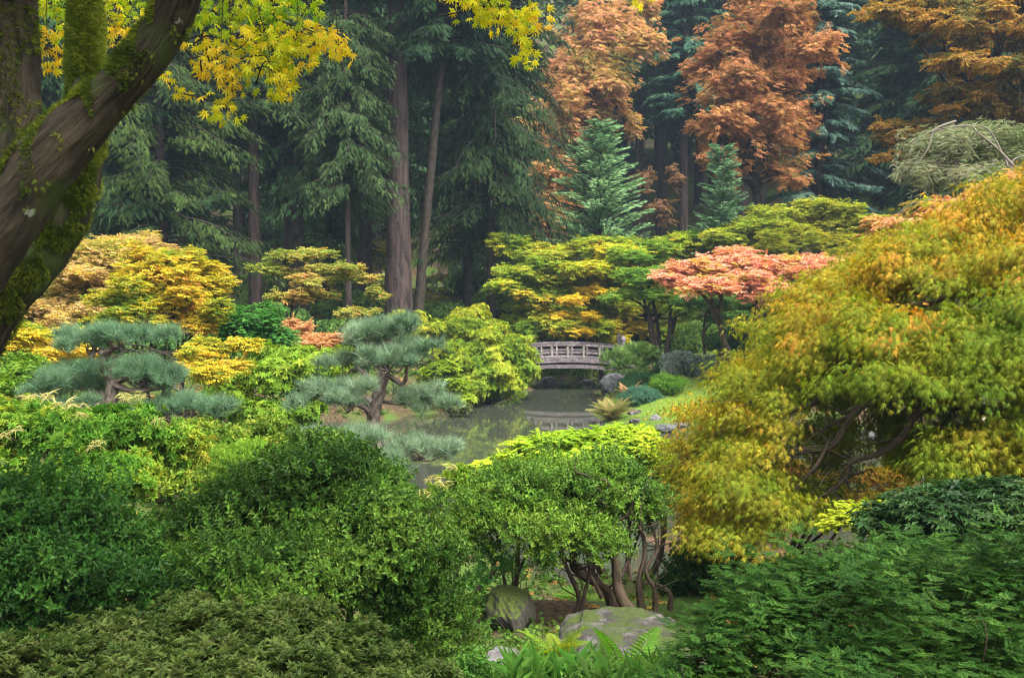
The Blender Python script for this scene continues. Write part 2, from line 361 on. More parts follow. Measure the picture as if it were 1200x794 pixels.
BARK_TWIG = mat_bark('bare_twig_bark', (.06, .05, .04), (.17, .145, .115), ridges=8, along=6, bump=.4)
BARK_PINE = mat_bark('pine_bark', (.05, .038, .03), (.20, .155, .13), ridges=9, along=9)

# ---------------------------------------------------------------- plant builders
UPV = np.array([0, 0, 1.])
def padw(p):
    u, v, ru, rv, d = p[:5]; rdp = p[5] if len(p) > 5 else px(ru, d) * .9
    return P(u, v, d), np.array([px(ru, d), rdp, px(rv, d)])
def breakup(pads, seed, n=3, k=.55):
    "uneven outline: each cloud of leaves throws smaller clouds out round itself"
    r = rd(seed + 5); out = []
    for p in pads:
        u, v, ru, rv, d = p[:5]; out.append((u, v, ru * .86, rv * .86, d))
        for _ in range(n):
            a = r.uniform(0, 6.28); s = k * r.uniform(.5, 1.15); q = r.uniform(.6, 1.05)
            out.append((u + np.cos(a) * ru * q, v + np.sin(a) * rv * q * .9, ru * s, max(rv * s, 4), d + r.uniform(-1, .6) * px(ru, d)))
    return out
def foliage(g, pads, t, size, cover, cols, mode='out', rc=.25, flat=.7, amp=.12, cs=1.0, bottom=.35, seed=0, tb=.5, ct=.5, inner=.6, kk=1.3, jit=.16, hue=.06, keep=1.0, szj=.2):
    r = rd(seed + 31); twig_to = []
    for ip, p in enumerate(pads):
        c, R = padw(p) if len(p) > 2 else p
        A = 4 * np.pi * (((R[0] * R[1]) ** 1.6 + (R[0] * R[2]) ** 1.6 + (R[1] * R[2]) ** 1.6) / 3) ** (1 / 1.6)
        rcl = min(rc, .8 * min(R[0], R[1]))
        K = int(np.clip(kk * A / (np.pi * rcl * rcl), 5, 900)); d = unit(r.normal(size=(K * 2, 3))); d = d[(d[:, 2] > -.25) | (r.random(len(d)) < bottom)][:K]; K = len(d)
        Re = np.maximum(R - .75 * rcl * np.array([1, 1, flat]), .4 * R); cc = c + d * Re * (r.uniform(inner, 1.0, (K, 1)) * (1 + amp * noise(d * 2 + ip, .8, seed)[:, None]))
        if keep < 1: m = noise(cc, rcl * 3, seed + 5) < (keep * 2 - 1) * 1.2; cc, d = cc[m], d[m]; K = len(d)
        if K == 0: continue
        twig_to.append((c, cc[r.permutation(K)[:10]]))
        n = int(cover * A / (t.area * size * size)); ci = r.integers(0, K, n)
        e = unit(r.normal(size=(n, 3))); fl = r.random(n) < .6; e[fl, 2] = np.abs(e[fl, 2])
        pos = cc[ci] + e * np.array([1, 1, flat]) * rcl * (r.random((n, 1)) ** .4) * r.uniform(.75, 1.2, K)[ci][:, None]
        out = unit(.55 * e + .7 * d[ci]); rn = r.normal(size=(n, 3))
        if mode == 'out': Y = out + .35 * UPV + .4 * rn; Z = r.normal(size=(n, 3))
        elif mode == 'up': Y = UPV + .45 * out + .35 * rn; Z = r.normal(size=(n, 3))
        elif mode == 'flat': Y = out * [1, 1, .15] + .35 * rn * [1, 1, .35] - .12 * UPV; Z = UPV + .28 * rn + .25 * out
        elif mode == 'droop': Y = out * [1, 1, .2] + .3 * rn - .55 * UPV; Z = .6 * UPV + .8 * out + .2 * rn
        elif mode == 'fan': Y = out + .15 * UPV + .35 * rn; Z = UPV * .7 + .5 * r.normal(size=(n, 3))
        else: Y = -UPV + .3 * out + .3 * rn; Z = out + .5 * rn
        tt = tb + ct * .75 * noise(pos, cs, seed + 9) + .17 * r.normal(size=n)
        col = ramp(cols, tt) * (1 + .13 * r.normal(size=(n, 1))).clip(.6, 1.5)
        scatter(g, t, pos, Y, Z, size * (1 + szj * r.normal(size=n)).clip(.5, 1.6), col, jit, hue, r)
    return twig_to
def limbs(g, base, tw, r0, nst=1, fork=.35, seed=0, twr=.25, spread=.12, wob=.06, twn=6, seg=6, droop=.15):
    r = rd(seed + 71); base = np.asarray(base)
    H = max(.3, np.mean([c[2] for c, _ in tw]) - base[2])
    az = r.uniform(0, 6.28)
    tops = [base + np.array([np.cos(az + 6.28 * i / nst) * spread * H * (nst > 1), np.sin(az + 6.28 * i / nst) * spread * H * (nst > 1), H * fork * r.uniform(.85, 1.1)]) for i in range(nst)]
    b0 = [base + np.array([np.cos(az + 6.28 * i / nst), np.sin(az + 6.28 * i / nst), 0]) * r0 * (nst > 1) * 1.3 - UPV * .15 for i in range(nst)]
    for c, ends in tw:
        k = int(np.argmin([np.hypot(*(c - t)[:2]) for t in tops])) if nst > 1 else 0
        a, t = b0[k], tops[k]; e = c - UPV * droop * H * .2; L = np.linalg.norm(e - t)
        m = t * .5 + e * .5 + UPV * .12 * L + r.normal(size=3) * wob * L
        tube(g, [a, a * .5 + t * .5 + r.normal(size=3) * wob * H * .3, t, m, e], [r0 * 1.25, r0, r0 * .85, r0 * .5, r0 * .28], 16, seg, rough=.08, seed=seed)
        for q in ends[:twn]:
            w = (e + q) * .5 + r.normal(size=3) * .08 * np.linalg.norm(q - e) + UPV * .05
            tube(g, [m * .4 + e * .6, w, q], [r0 * twr, r0 * twr * .6, r0 * .06 + .002], 7, 4)
def plant(name, label, cat, base, pads, t, size, cover, cols, bark=None, r0=.03, nst=3, mat=None, group=None, parts=('stems', 'foliage'), fork=.35, spread=.12, wob=.06, twn=6, tp={}, **kw):
    if len(base) == 2: base = G(*base)
    root = empty(name, base, label, cat, group); seed = kw.get('seed', 0); kw.setdefault('seed', abs(hash_(label)) % 1000); seed = kw['seed']
    g = Geo(); bk = kw.pop('brk', 0)
    tw = foliage(g, breakup(pads, seed, bk) if bk else pads, t, size, cover, cols, **kw); tw = tw[::bk + 1]
    b = Geo(); limbs(b, base, tw, r0, nst, fork, seed, spread=spread, wob=wob, twn=twn, **tp)
    b.build(parts[0], bark or BARK_BROWN, root, base, True); g.build(parts[1], mat or LEAF, root, base)
    return root
def hash_(s):
    h = 7
    for ch in s: h = (h * 31 + ord(ch)) % 1000003
    return h

FIR = t_fir(); FIR2 = t_fir(19, 7, .075, .36, .25); FIRD = t_fir(29, 5, .15, .42, .3)
def conifer_mesh(H, r0, cb, R, seed, cols, t=None, size=.7, nb=140, ns=16, droop=.35, rise=.12, tip=.75, hang=.5, lean=(0, 0), wid=.55, pw=.7, zmax=99., tb=.5):
    "trunk and crown as arrays about the foot; branches in all directions carry flat hanging sprays"
    r = rd(seed); t = t or FIR; b = Geo(); g = Geo()
    ln = np.array([lean[0], lean[1], 0]) * H
    ax = lambda z: np.array([0, 0, z]) + ln * (z / H)
    zz = np.linspace(0, H, 9); tube(b, [ax(z) - UPV * (.4 if z == 0 else 0) for z in zz], [max(.02, r0 * (1.22 if z == 0 else 1) * (1 - z / H) ** .8 + .01) for z in zz], 40, 14, rough=.05, seed=seed)
    for i in range(nb):
        q = (i + r.random()) / nb; z = cb + (min(H * .98, zmax) - cb) * q
        L = R * (1 - (z - cb) / (H - cb + .01)) ** pw * r.uniform(.45, 1.2) + .3; dr = droop * r.uniform(.5, 1.5); bt = r.uniform(-.22, .22)
        a = i * 2.4 + r.uniform(-1., 1.); dh = np.array([np.cos(a), np.sin(a), 0]); sdv = np.array([-dh[1], dh[0], 0])
        ts = np.linspace(0, 1, 7); cur = r.normal() * .15
        pt = lambda s: ax(z) + dh * (L * s)[..., None] + sdv * (cur * L * s * s)[..., None] + UPV * (L * (rise * s * (1 + .5 * r2) - dr * s * s))[..., None]
        r2 = r.normal() * .5
        tube(b, pt(ts), np.linspace(max(.012, .022 * L ** .6), .006, 7), 8, 4)
        n = max(4, int(ns * L / R)); s = tip * 0 + (1 - .85 * r.random(n) ** 1.3) ; s = np.clip(s, .12, 1)
        pos = pt(s); sg = np.where(r.random(n) < .5, -1., 1.); tan = dh[None] + UPV * (L * 0 + rise - 2 * dr * s)[:, None]
        Y = tan * .7 + sdv * (sg * r.uniform(.1, 1.1, n))[:, None] - UPV * (hang * r.uniform(.2, 1.2, n))[:, None]
        Z = UPV + .35 * r.normal(size=(n, 3)) + dh * .3
        sc = size * (1.15 - .4 * s) * (1 + .2 * r.normal(size=n)).clip(.5, 1.5)
        pos = pos + sdv * (sg * r.uniform(0, wid, n) * L * .3 * s)[:, None] - UPV * (r.random(n) ** 2 * hang * .5)[:, None]
        col = ramp(cols, tb + bt + .3 * noise(pos, 2.5, seed) + .18 * r.normal(size=n)) * (1 + .12 * r.normal(size=(n, 1))).clip(.6, 1.5)
        scatter(g, t, pos, Y, Z, sc, col, .13, .05, r)
    return b, g
def conifer(name, label, cat, u, d, bark=None, group=None, base=None, mat=None, **kw):
    base = G(u, d) if base is None else base; root = empty(name, base, label, cat, group)
    b, g = conifer_mesh(**kw); b.build('trunk', bark or BARK_FIR, root, (0, 0, 0), True); g.build('crown', mat or MATTE, root, (0, 0, 0)); return root
def place(proto, u, d, sc, rz, label=None, group=None):
    o = copy_tree(proto); o.location = G(u, d); o.scale = (sc, sc, sc * random.Random(int(u * 7 + d)).uniform(.9, 1.1)); o.rotation_euler = (0, 0, rz)
    if label: o['label'] = label
    if group: o['group'] = group
    return o

# ---------------------------------------------------------------- the setting: terrain, pond, haze
def terrain():
    a = np.linspace(-1, 1, 301); xs = np.sinh(a * 4.2) / np.sinh(4.2) * 240
    b = np.linspace(-.62, 1, 381); ys = 24 + np.sinh(b * 4.0) / np.sinh(4.0) * 216
    X, Y = np.meshgrid(xs, ys); Z = gz(X, Y); nx = len(xs)
    i, j = np.meshgrid(np.arange(len(ys) - 1), np.arange(nx - 1), indexing='ij'); k = i * nx + j
    f = np.concatenate([np.stack([k, k + 1, k + nx + 1], -1).reshape(-1, 3), np.stack([k, k + nx + 1, k + nx], -1).reshape(-1, 3)])
    lawn = np.exp(-(((X - 5.2) / 2.6) ** 2 + ((Y - 32) / 3.2) ** 2) ** 2)
    g = Geo(); V = np.stack([X, Y, Z], -1).reshape(-1, 3)
    # tint: red channel = how much lawn moss grows here (a planted area, not light)
    g.add(V, f, np.stack([lawn, lawn * 0, lawn * 0], -1).reshape(-1, 3))
    m = bpy.data.materials.new('garden_soil'); m.use_nodes = True; n = m.node_tree; N = n.nodes.new; K = n.links.new
    bs = n.nodes['Principled BSDF']; bs.inputs['Roughness'].default_value = .95; bs.inputs['Specular IOR Level'].default_value = .1
    gm = N("ShaderNodeNewGeometry"); n1 = N("ShaderNodeTexNoise"); n1.inputs['Scale'].default_value = .9; n1.inputs['Detail'].default_value = 10; K(gm.outputs['Position'], n1.inputs['Vector'])
    n2 = N("ShaderNodeTexNoise"); n2.inputs['Scale'].default_value = 14; n2.inputs['Detail'].default_value = 8; K(gm.outputs['Position'], n2.inputs['Vector'])
    c1 = N("ShaderNodeValToRGB"); e = c1.color_ramp.elements; e[0].position = .35; e[0].color = (.022, .016, .010, 1); e[1].position = .7; e[1].color = (.09, .06, .032, 1); K(n2.outputs[0], c1.inputs[0])
    c2 = N("ShaderNodeValToRGB"); e = c2.color_ramp.elements; e[0].position = .42; e[0].color = (0, 0, 0, 1); e[1].position = .58; e[1].color = (1, 1, 1, 1); K(n1.outputs[0], c2.inputs[0])
    x = N("ShaderNodeMix"); x.data_type = 'RGBA'; K(c2.outputs[0], x.inputs['Factor']); K(c1.outputs[0], x.inputs['A']); x.inputs['B'].default_value = (.045, .075, .014, 1)
    at = N("ShaderNodeAttribute"); at.attribute_name = 'tint'; sp = N("ShaderNodeSeparateColor"); K(at.outputs['Color'], sp.inputs[0])
    x2 = N("ShaderNodeMix"); x2.data_type = 'RGBA'; K(sp.outputs[0], x2.inputs['Factor']); K(x.outputs['Result'], x2.inputs['A']); x2.inputs['B'].default_value = (.085, .14, .02, 1)
    K(x2.outputs['Result'], bs.inputs['Base Color']); bp = N("ShaderNodeBump"); bp.inputs['Strength'].default_value = .8; bp.inputs['Distance'].default_value = .05; K(n2.outputs[0], bp.inputs['Height']); K(bp.outputs[0], bs.inputs['Normal'])
    o = g.build('ground', m, None, (0, 0, 0), True); o['kind'] = 'structure'
def pond():
    g = Geo(); g.add([(-12, 10, 0), (18, 10, 0), (18, 47, 0), (-12, 47, 0)], [(0, 1, 2), (0, 2, 3)], (1, 1, 1))
    m = bpy.data.materials.new('pond_water'); m.use_nodes = True; n = m.node_tree; N = n.nodes.new; K = n.links.new; b = n.nodes['Principled BSDF']
    b.inputs['Base Color'].default_value = (.03, .034, .024, 1); b.inputs['Roughness'].default_value = .03; b.inputs['IOR'].default_value = 1.33; b.inputs['Specular IOR Level'].default_value = .9
    gm = N("ShaderNodeNewGeometry"); mp = N("ShaderNodeMapping"); mp.inputs['Scale'].default_value = (1.2, .5, 1); K(gm.outputs['Position'], mp.inputs[0])
    nz = N("ShaderNodeTexNoise"); nz.inputs['Scale'].default_value = 3.5; nz.inputs['Detail'].default_value = 4; K(mp.outputs[0], nz.inputs['Vector'])
    bp = N("ShaderNodeBump"); bp.inputs['Strength'].default_value = .025; bp.inputs['Distance'].default_value = .05; K(nz.outputs[0], bp.inputs['Height']); K(bp.outputs[0], b.inputs['Normal'])
    o = g.build('pond_water', m, None, (0, 0, 0)); o['kind'] = 'structure'
HAZE = True; HAZE_D = .0024
def haze():
    g = Geo(); box(g, (0, 80, 35), 520, 420, 80)
    m = bpy.data.materials.new('haze_air'); m.use_nodes = True; n = m.node_tree; n.nodes.clear(); N = n.nodes.new
    v = N("ShaderNodeVolumePrincipled"); v.inputs['Color'].default_value = (.088, .115, .152, 1); v.inputs['Density'].default_value = HAZE_D; v.inputs['Anisotropy'].default_value = .2
    o = N("ShaderNodeOutputMaterial"); n.links.new(v.outputs[0], o.inputs['Volume']); ob = g.build('haze', m, None, (0, 0, 0)); ob['kind'] = 'stuff'
terrain(); pond()
if HAZE: haze()

# ---------------------------------------------------------------- rocks and the bridge
STONE = mat_noise('mossy_stone', [(.013, .011, .010), (.04, .035, .033), (.13, .115, .114)], 7, .9, 1., .2, .06, 10, (.035, .05, .009, .875))
STONE_PALE = mat_noise('pale_stone', [(.04, .037, .036), (.10, .094, .092), (.19, .18, .182)], 9, .85, .6, .25, .04, 9, (.09, .12, .03, 1.12))
STONE_DARK = mat_noise('dark_stone', [(.025, .026, .028), (.06, .062, .066), (.12, .12, .12)], 5, .8, .6, .3, .04, 9, (.05, .07, .015, 1.0))
STONE_MOSS = mat_noise('moss_covered_stone', [(.02, .018, .014), (.05, .045, .035)], 6, .9, .8, .2, .05, 9, (.055, .075, .014, .66))
def ico(sub):
    t = (1 + 5 ** .5) / 2; v = [(-1, t, 0), (1, t, 0), (-1, -t, 0), (1, -t, 0), (0, -1, t), (0, 1, t), (0, -1, -t), (0, 1, -t), (t, 0, -1), (t, 0, 1), (-t, 0, -1), (-t, 0, 1)]
    f = [(0, 11, 5), (0, 5, 1), (0, 1, 7), (0, 7, 10), (0, 10, 11), (1, 5, 9), (5, 11, 4), (11, 10, 2), (10, 7, 6), (7, 1, 8), (3, 9, 4), (3, 4, 2), (3, 2, 6), (3, 6, 8), (3, 8, 9), (4, 9, 5), (2, 4, 11), (6, 2, 10), (8, 6, 7), (9, 8, 1)]
    v = [np.array(x) / np.linalg.norm(x) for x in v]
    for _ in range(sub):
        mid = {}; nf = []
        def M(a, b):
            k = (min(a, b), max(a, b))
            if k not in mid: m = v[a] + v[b]; v.append(m / np.linalg.norm(m)); mid[k] = len(v) - 1
            return mid[k]
        for a, b, c in f: ab, bc, ca = M(a, b), M(b, c), M(c, a); nf += [(a, ab, ca), (b, bc, ab), (c, ca, bc), (ab, bc, ca)]
        f = nf
    return np.array(v), np.array(f)
ICO = {4: ico(4), 5: ico(5)}
def rock(label, u, v, ru, rv, d, mat, seed, rdp=None, sub=4, rough=.16, name='garden_stone', cat='stone', group=None, flat=.6, rot=0.):
    c = P(u, v, d); V, f = ICO[sub]; r = rd(seed); s = V.copy()
    for _ in range(16):     # split faces
        n = unit(r.normal(size=3)); h = r.uniform(.62, .9); dd = s @ n - h; s = s - np.maximum(dd, 0)[:, None] * n * .85
    s = s * (1 + rough * noise(V, .9, seed) * .6 + rough * .35 * noise(V, .28, seed + 1) + rough * .12 * noise(V, .09, seed + 2))[:, None]
    s[:, 2] = np.where(s[:, 2] > flat, flat + (s[:, 2] - flat) * .3, s[:, 2]); s = s / np.abs(s).max(0)
    cs, sn = math.cos(rot), math.sin(rot); s = s * np.array([px(ru, d), rdp or px(ru, d) * .8, px(rv, d)]); s[:, 0], s[:, 2] = s[:, 0] * cs - s[:, 2] * sn, s[:, 0] * sn + s[:, 2] * cs
    g = Geo(); g.add(c + s, f, (1, 1, 1)); o = g.build(name, mat, None, c, True); tag(o, label, cat, group); return o
WOOD = mat_bark('weathered_wood', (.15, .12, .125), (.42, .37, .385), ridges=3, along=22, bump=.3)
WOOD_PALE = mat_noise('pale_weathered_wood', [(.12, .10, .085), (.26, .235, .205)], 9, .9, .3, .15, .01)
def bridge():
    y0, y1 = 39.4, 41.0; x0, x1 = P(606, 410, 40)[0], P(742, 410, 40)[0]; cx = P(664, 410, 40)[0]
    base = np.array([cx, 40.2, 0.]); root = empty('arched_footbridge', base, 'weathered grey wooden arched footbridge with double railings over the pond', 'bridge')
    zt = lambda x, v: P(664, v, 40)[2] - .030 * (x - cx) ** 2
    W_ = mat_noise('grey_bridge_timber', [(.05, .04, .042), (.11, .092, .097), (.19, .165, .17)], 7, .9, .35, .15, .01)
    xs = np.linspace(x0, x1, 25)
    def sweep(g, v, y, hh, ww, a=0, b=None):
        q = xs
        for p, n in zip(q[:-1], q[1:]):
            z1, z2 = zt(p, v), zt(n, v); X = unit(np.array([n - p, 0, z2 - z1])); Z = np.cross(X, [0, 1, 0]); box(g, ((p + n) / 2, y, (z1 + z2) / 2), np.hypot(n - p, z2 - z1) * 1.005, ww, hh, X, (0, 1, 0), Z)
    for nm, v, hh, ww in (('top_rail', 402.8, .075, .13), ('middle_rail', 411.5, .085, .06), ('side_beam', 420.6, .17, .12), ('lower_beam', 427.5, .14, .16)):
        for y in (y0, y1):
            g = Geo(); sweep(g, v, y + (.03 if nm == 'middle_rail' else 0), hh, ww); g.build(nm, W_, root, base)
    g = Geo()
    for p in np.arange(x0, x1, .16): box(g, (p + .08, (y0 + y1) / 2, zt(p + .08, 418.5)), .15, y1 - y0 - .13, .05)
    g.build('deck', W_, root, base)
    for y, ph in ((y0, 0.), (y1, .26)):
        p = x0 + .12 + ph
        while p < x1:
            g = Geo(); zb, ztop = zt(p, 417.4), zt(p, 404.3); box(g, (p, y - .012, (zb + ztop) / 2), .07, .07, ztop - zb); box(g, (p, y - .012, ztop - .05), .11, .11, .05); g.build('rail_post', WOOD_PALE, root, base); p += .63
    for y in (y0, y1):
        g = Geo(); xx = P(728.5, 400, 40)[0]; z0, z1 = zt(xx, 426), P(728, 396.5, 40)[2]; tube(g, [(xx, y, z0 - .6), (xx, y, z1)], [.085, .08], 6, 10)
        tube(g, [(xx, y, z1 - .04), (xx, y, z1 + .03), (xx, y, z1 + .09), (xx, y, z1 + .17)], [.10, .10, .06, .015], 8, 10); g.build('newel_post', mat_noise('newel_timber', [(.08, .07, .08), (.2, .17, .18)], 8), root, base, True)
bridge()
R_ = rock
R_('broad mossy boulder with pale lichen in front of the twisted multi trunk shrub', 748, 796, 104, 70, 6.6, STONE, 3, 1.0, 5, .2, 'boulder', 'boulder', flat=.55)
R_('pale flat rock lying beside the dark clipped shrub at the foot of the mossy boulder', 594, 790, 36, 24, 6.2, STONE_PALE, 5, .35, 5, .2, 'boulder', 'boulder')
R_('dark rounded moss covered boulder standing behind the yellowing fern', 597, 722, 32, 38, 8.3, STONE_MOSS, 8, .3, 5, .12, 'boulder', 'boulder')
for i, (u, v, ru, rv, d, m, lb) in enumerate([
    (647, 696, 13, 15, 13.2, STONE, 'small upright grey stone at the water edge behind the mossy boulder'),
    (672, 690, 14, 16, 13.3, STONE, 'pale topped stone at the near water edge framed by shrub trunks'),
    (692, 700, 18, 16, 12.6, STONE_MOSS, 'low mossy stone on the near shore beneath the multi trunk shrub'),
    (626, 708, 12, 10, 11.5, STONE, 'low grey stone between the dark boulder and the water'),
    (768, 492, 8, 8, 29.6, STONE_PALE, 'small bluish white stone on the bright moss lawn'),
    (797, 499, 12, 8, 28.6, STONE_PALE, 'pale grey stone at the moss lawn edge beside the golden threadleaf maple'),
    (780, 501, 14, 5, 28.4, STONE_DARK, 'flat dark stone between two pale stones on the moss lawn'),
    (745, 494, 8, 5, 29.6, STONE, 'low grey stone under the dry bronze fern'),
    (744, 484, 9, 7, 31, STONE, 'grey stone below the blue green mound shrub'),
    (719, 452, 17, 20, 36.2, STONE_DARK, 'dark rounded standing stone under the spreading low pine by the bridge'),
    (644, 451, 13, 10, 41.6, STONE_DARK, 'dark domed stone on the far shore under the bridge end'),
    (689, 451, 9, 8, 42, STONE_DARK, 'small dark stone on the far shore below the bridge middle'),
    (670, 455, 22, 3.5, 41.3, STONE, 'long low ledge stone along the far shore'),
    (624, 457, 14, 3.5, 40.6, STONE, 'low edging stone where the round rhododendron meets the far shore'),
    (376, 487, 20, 8, 31.2, STONE_DARK, 'dark flat stone at the pond bank behind the pale trunked pine'),
    (1020, 510, 16, 8, 25.8, STONE_PALE, 'pale boulder on the pond bank seen through the threadleaf maple'),
    ]): R_(lb, u, v, ru, rv, d, m, 40 + i, None, 4, .16)

# ---------------------------------------------------------------- far conifer wood
DG = [(0.015, 0.038, 0.016), (0.024, 0.060, 0.022), (0.043, 0.093, 0.032)]; BLUE = [(0.024, 0.065, 0.039), (0.038, 0.093, 0.053), (0.065, 0.131, 0.071)]; CEDAR = [(0.020, 0.049, 0.013), (0.043, 0.093, 0.025), (0.082, 0.142, 0.036)]; DARK = [(0.013, 0.033, 0.013), (0.022, 0.049, 0.018), (0.033, 0.065, 0.022)]
far_a = conifer('fir_tree', 'tall bluish conifer with bare dark trunk left of the orange maples', 'fir tree', 748, 76, H=42, zmax=27.0, r0=.36, cb=10.5, R=4.2, seed=11, cols=BLUE, size=0.52, nb=162, ns=91, droop=.3, hang=.45, t=FIRD)
far_b = conifer('fir_tree', 'tall bluish conifer in the hazy wood beside the bare dark trunks', 'fir tree', 835, 84, H=42, zmax=27.0, r0=.40, cb=8, R=4.8, seed=12, cols=BLUE, size=0.52, nb=162, ns=91, droop=.4, hang=.6, t=FIRD)
far_c = conifer('fir_tree', 'dark dense conifer deep in the wood behind the fir trunk', 'fir tree', 560, 78, H=42, zmax=27.0, r0=.36, cb=3, R=5.2, seed=13, cols=DG, size=0.52, nb=180, ns=91, droop=.35, hang=.6, t=FIRD)
wood = [(775, 80, 0, 1.1), (800, 72, 0, .95), (818, 90, 1, 1.1), (720, 94, 1, 1.0), (690, 104, 0, 1.2), (600, 90, 2, 1.1), (520, 92, 2, 1.1), (480, 80, 2, 1.), (440, 70, 2, .95), (390, 84, 2, 1.1), (330, 76, 2, 1.), (280, 68, 2, .95), (225, 82, 2, 1.05), (170, 72, 2, 1.),
        (110, 84, 2, 1.1), (50, 70, 2, 1.), (0, 80, 2, 1.), (-60, 66, 2, 1.), (870, 76, 1, 1.0), (905, 88, 0, 1.1), (945, 80, 2, 1.05), (1035, 70, 2, 1.), (1090, 78, 2, 1.), (1140, 66, 2, 1.), (1200, 74, 2, 1.05), (1260, 64, 2, 1.), (580, 116, 2, 1.2), (750, 120, 1, 1.2), (500, 118, 2, 1.2), (830, 118, 1, 1.2), (900, 112, 2, 1.1), (420, 112, 2, 1.2), (980, 106, 2, 1.1), (340, 110, 2, 1.2), (770, 100, 2, 1.1), (730, 108, 2, 1.1), (805, 104, 2, 1.1), (700, 90, 2, .9), (850, 98, 2, 1.1), (1060, 100, 2, 1.1), (1150, 96, 2, 1.1), (260, 100, 2, 1.1), (180, 104, 2, 1.1), (90, 104, 2, 1.1), (0, 106, 2, 1.1)]
for i, (u, d, k, s) in enumerate(wood):
    place((far_a, far_b, far_c)[k], u, d, s, i * 1.9, ('one of the bare trunked bluish conifers filling the hazy distant wood', 'one of the full hanging bluish conifers filling the hazy distant wood', 'one of the dense dark green conifers closing the wood behind the garden')[k], ('bare trunked blue conifers of the far wood', 'full blue conifers of the far wood', 'dark conifers closing the wood')[k])
# nearer conifers, each its own
conifer('fir_tree', 'great fir with a thick straight furrowed purple brown trunk beyond the pale pine', 'fir tree', 467, 45, BARK_FIR_LICHEN, H=38, zmax=21.0, r0=.58, cb=16, R=5, seed=21, cols=CEDAR, size=0.45, nb=150, ns=105, droop=.32, hang=.7, t=FIR2)
conifer('fir_tree', 'leaning dark trunked hemlock close beside the great fir', 'hemlock', 487, 45.4, BARK_DARK, H=38, zmax=21.0, r0=.21, cb=12.5, R=3, seed=22, cols=DARK, size=0.42, nb=190, ns=131, droop=.42, hang=.9, lean=(.10, 0), t=FIR2)
conifer('hemlock_tree', 'dark hemlock whose long branches droop between the fir trunk and the misty gap', 'hemlock', 575, 49, BARK_DARK, H=38, zmax=21.0, r0=.20, cb=5.6, R=4.2, seed=23, cols=[(0.008, 0.020, 0.007), (0.015, 0.032, 0.010), (0.029, 0.054, 0.015)], size=0.39, nb=200, ns=122, droop=.5, hang=1.0, t=FIR2, pw=.7)
conifer('hemlock_tree', 'pale grey green hemlock with drooping sprays in front of the fir trunk', 'hemlock', 408, 42, BARK_FIR, H=24, zmax=13.5, r0=.13, cb=6.0, R=2.2, seed=24, cols=[(0.019, 0.038, 0.012), (0.035, 0.063, 0.020), (0.052, 0.081, 0.027)], size=0.29, nb=150, ns=122, droop=.45, hang=1.0, t=FIR2, pw=.7)
conifer('fir_tree', 'thick dark stemmed conifer behind the layered yellow green maple', 'fir tree', 345, 47, BARK_DARK, H=38, zmax=21.0, r0=.52, cb=6.5, R=4.4, seed=25, cols=DG, size=0.42, nb=200, ns=122, droop=.35, hang=.8, t=FIR2)
conifer('fir_tree', 'slim straight conifer standing beside the thick dark stemmed one', 'fir tree', 299, 44, BARK_FIR, H=38, zmax=21.0, r0=.27, cb=9, R=3.6, seed=26, cols=[(0.016, 0.038, 0.011), (0.030, 0.056, 0.017), (0.046, 0.074, 0.022)], size=0.39, nb=170, ns=122, droop=.38, hang=.8, t=FIR2)
conifer('fir_tree', 'brown trunked conifer between the layered maple and the great fir', 'fir tree', 428, 52, BARK_DARK, H=38, zmax=21.0, r0=.36, cb=6.5, R=5, seed=27, cols=DG, size=0.42, nb=170, ns=112, droop=.35, hang=.8, t=FIR2)
conifer('cedar_tree', 'feathery green cedar hanging low behind the mossy maple limb', 'cedar', 190, 40, BARK_DARK, H=38, zmax=21.0, r0=.25, cb=2.0, R=4.0, seed=28, cols=[(0.011, 0.026, 0.008), (0.021, 0.039, 0.010), (0.037, 0.061, 0.013)], size=0.35, nb=230, ns=148, droop=.35, hang=.9, t=FIR2, pw=.7)
conifer('cedar_tree', 'broad dark cedar rising behind the golden maple bank', 'cedar', 110, 42, BARK_DARK, H=38, zmax=21.0, r0=.28, cb=2.0, R=4.8, seed=29, cols=DG, size=0.39, nb=220, ns=148, droop=.4, hang=.9, t=FIR2, pw=.7)
conifer('cedar_tree', 'dark cedar between the mossy trunks of the old maple', 'cedar', 30, 40, BARK_DARK, H=38, zmax=21.0, r0=.28, cb=1.5, R=4.6, seed=30, cols=DG, size=0.39, nb=200, ns=140, droop=.4, hang=.9, t=FIR2, pw=.7)
conifer('cedar_tree', 'yellowish green cedar with feathery sprays right of the slim conifer', 'cedar', 385, 56, BARK_DARK, H=38, zmax=21.0, r0=.25, cb=2.5, R=4.0, seed=31, cols=CEDAR, size=0.39, nb=200, ns=131, droop=.4, hang=.9, t=FIR2, pw=.7)
conifer('cedar_tree', 'olive cedar with hanging foliage behind the leaning hemlock', 'cedar', 548, 55, BARK_DARK, H=38, zmax=21.0, r0=.25, cb=3, R=4.0, seed=32, cols=CEDAR, size=0.39, nb=200, ns=131, droop=.4, hang=.9, t=FIR2, pw=.7)
conifer('spruce_tree', 'broad blue green young conifer with a full pointed crown', 'spruce', 702, 52, None, H=10.8, r0=.16, cb=.6, R=3.1, seed=33, cols=[(0.122, 0.231, 0.103), (0.192, 0.332, 0.146), (0.280, 0.433, 0.194)], size=0.25, nb=430, ns=131, droop=.0, rise=.35, hang=.1, t=FIRD, pw=.62)
conifer('spruce_tree', 'narrow blue green young conifer beside the rust coloured tree', 'spruce', 845, 47, None, H=8.4, r0=.12, cb=.6, R=1.4, seed=34, cols=[(0.116, 0.221, 0.107), (0.174, 0.306, 0.143)], size=0.22, nb=240, ns=77, droop=0, rise=.4, hang=.1, t=FIRD, pw=.6)
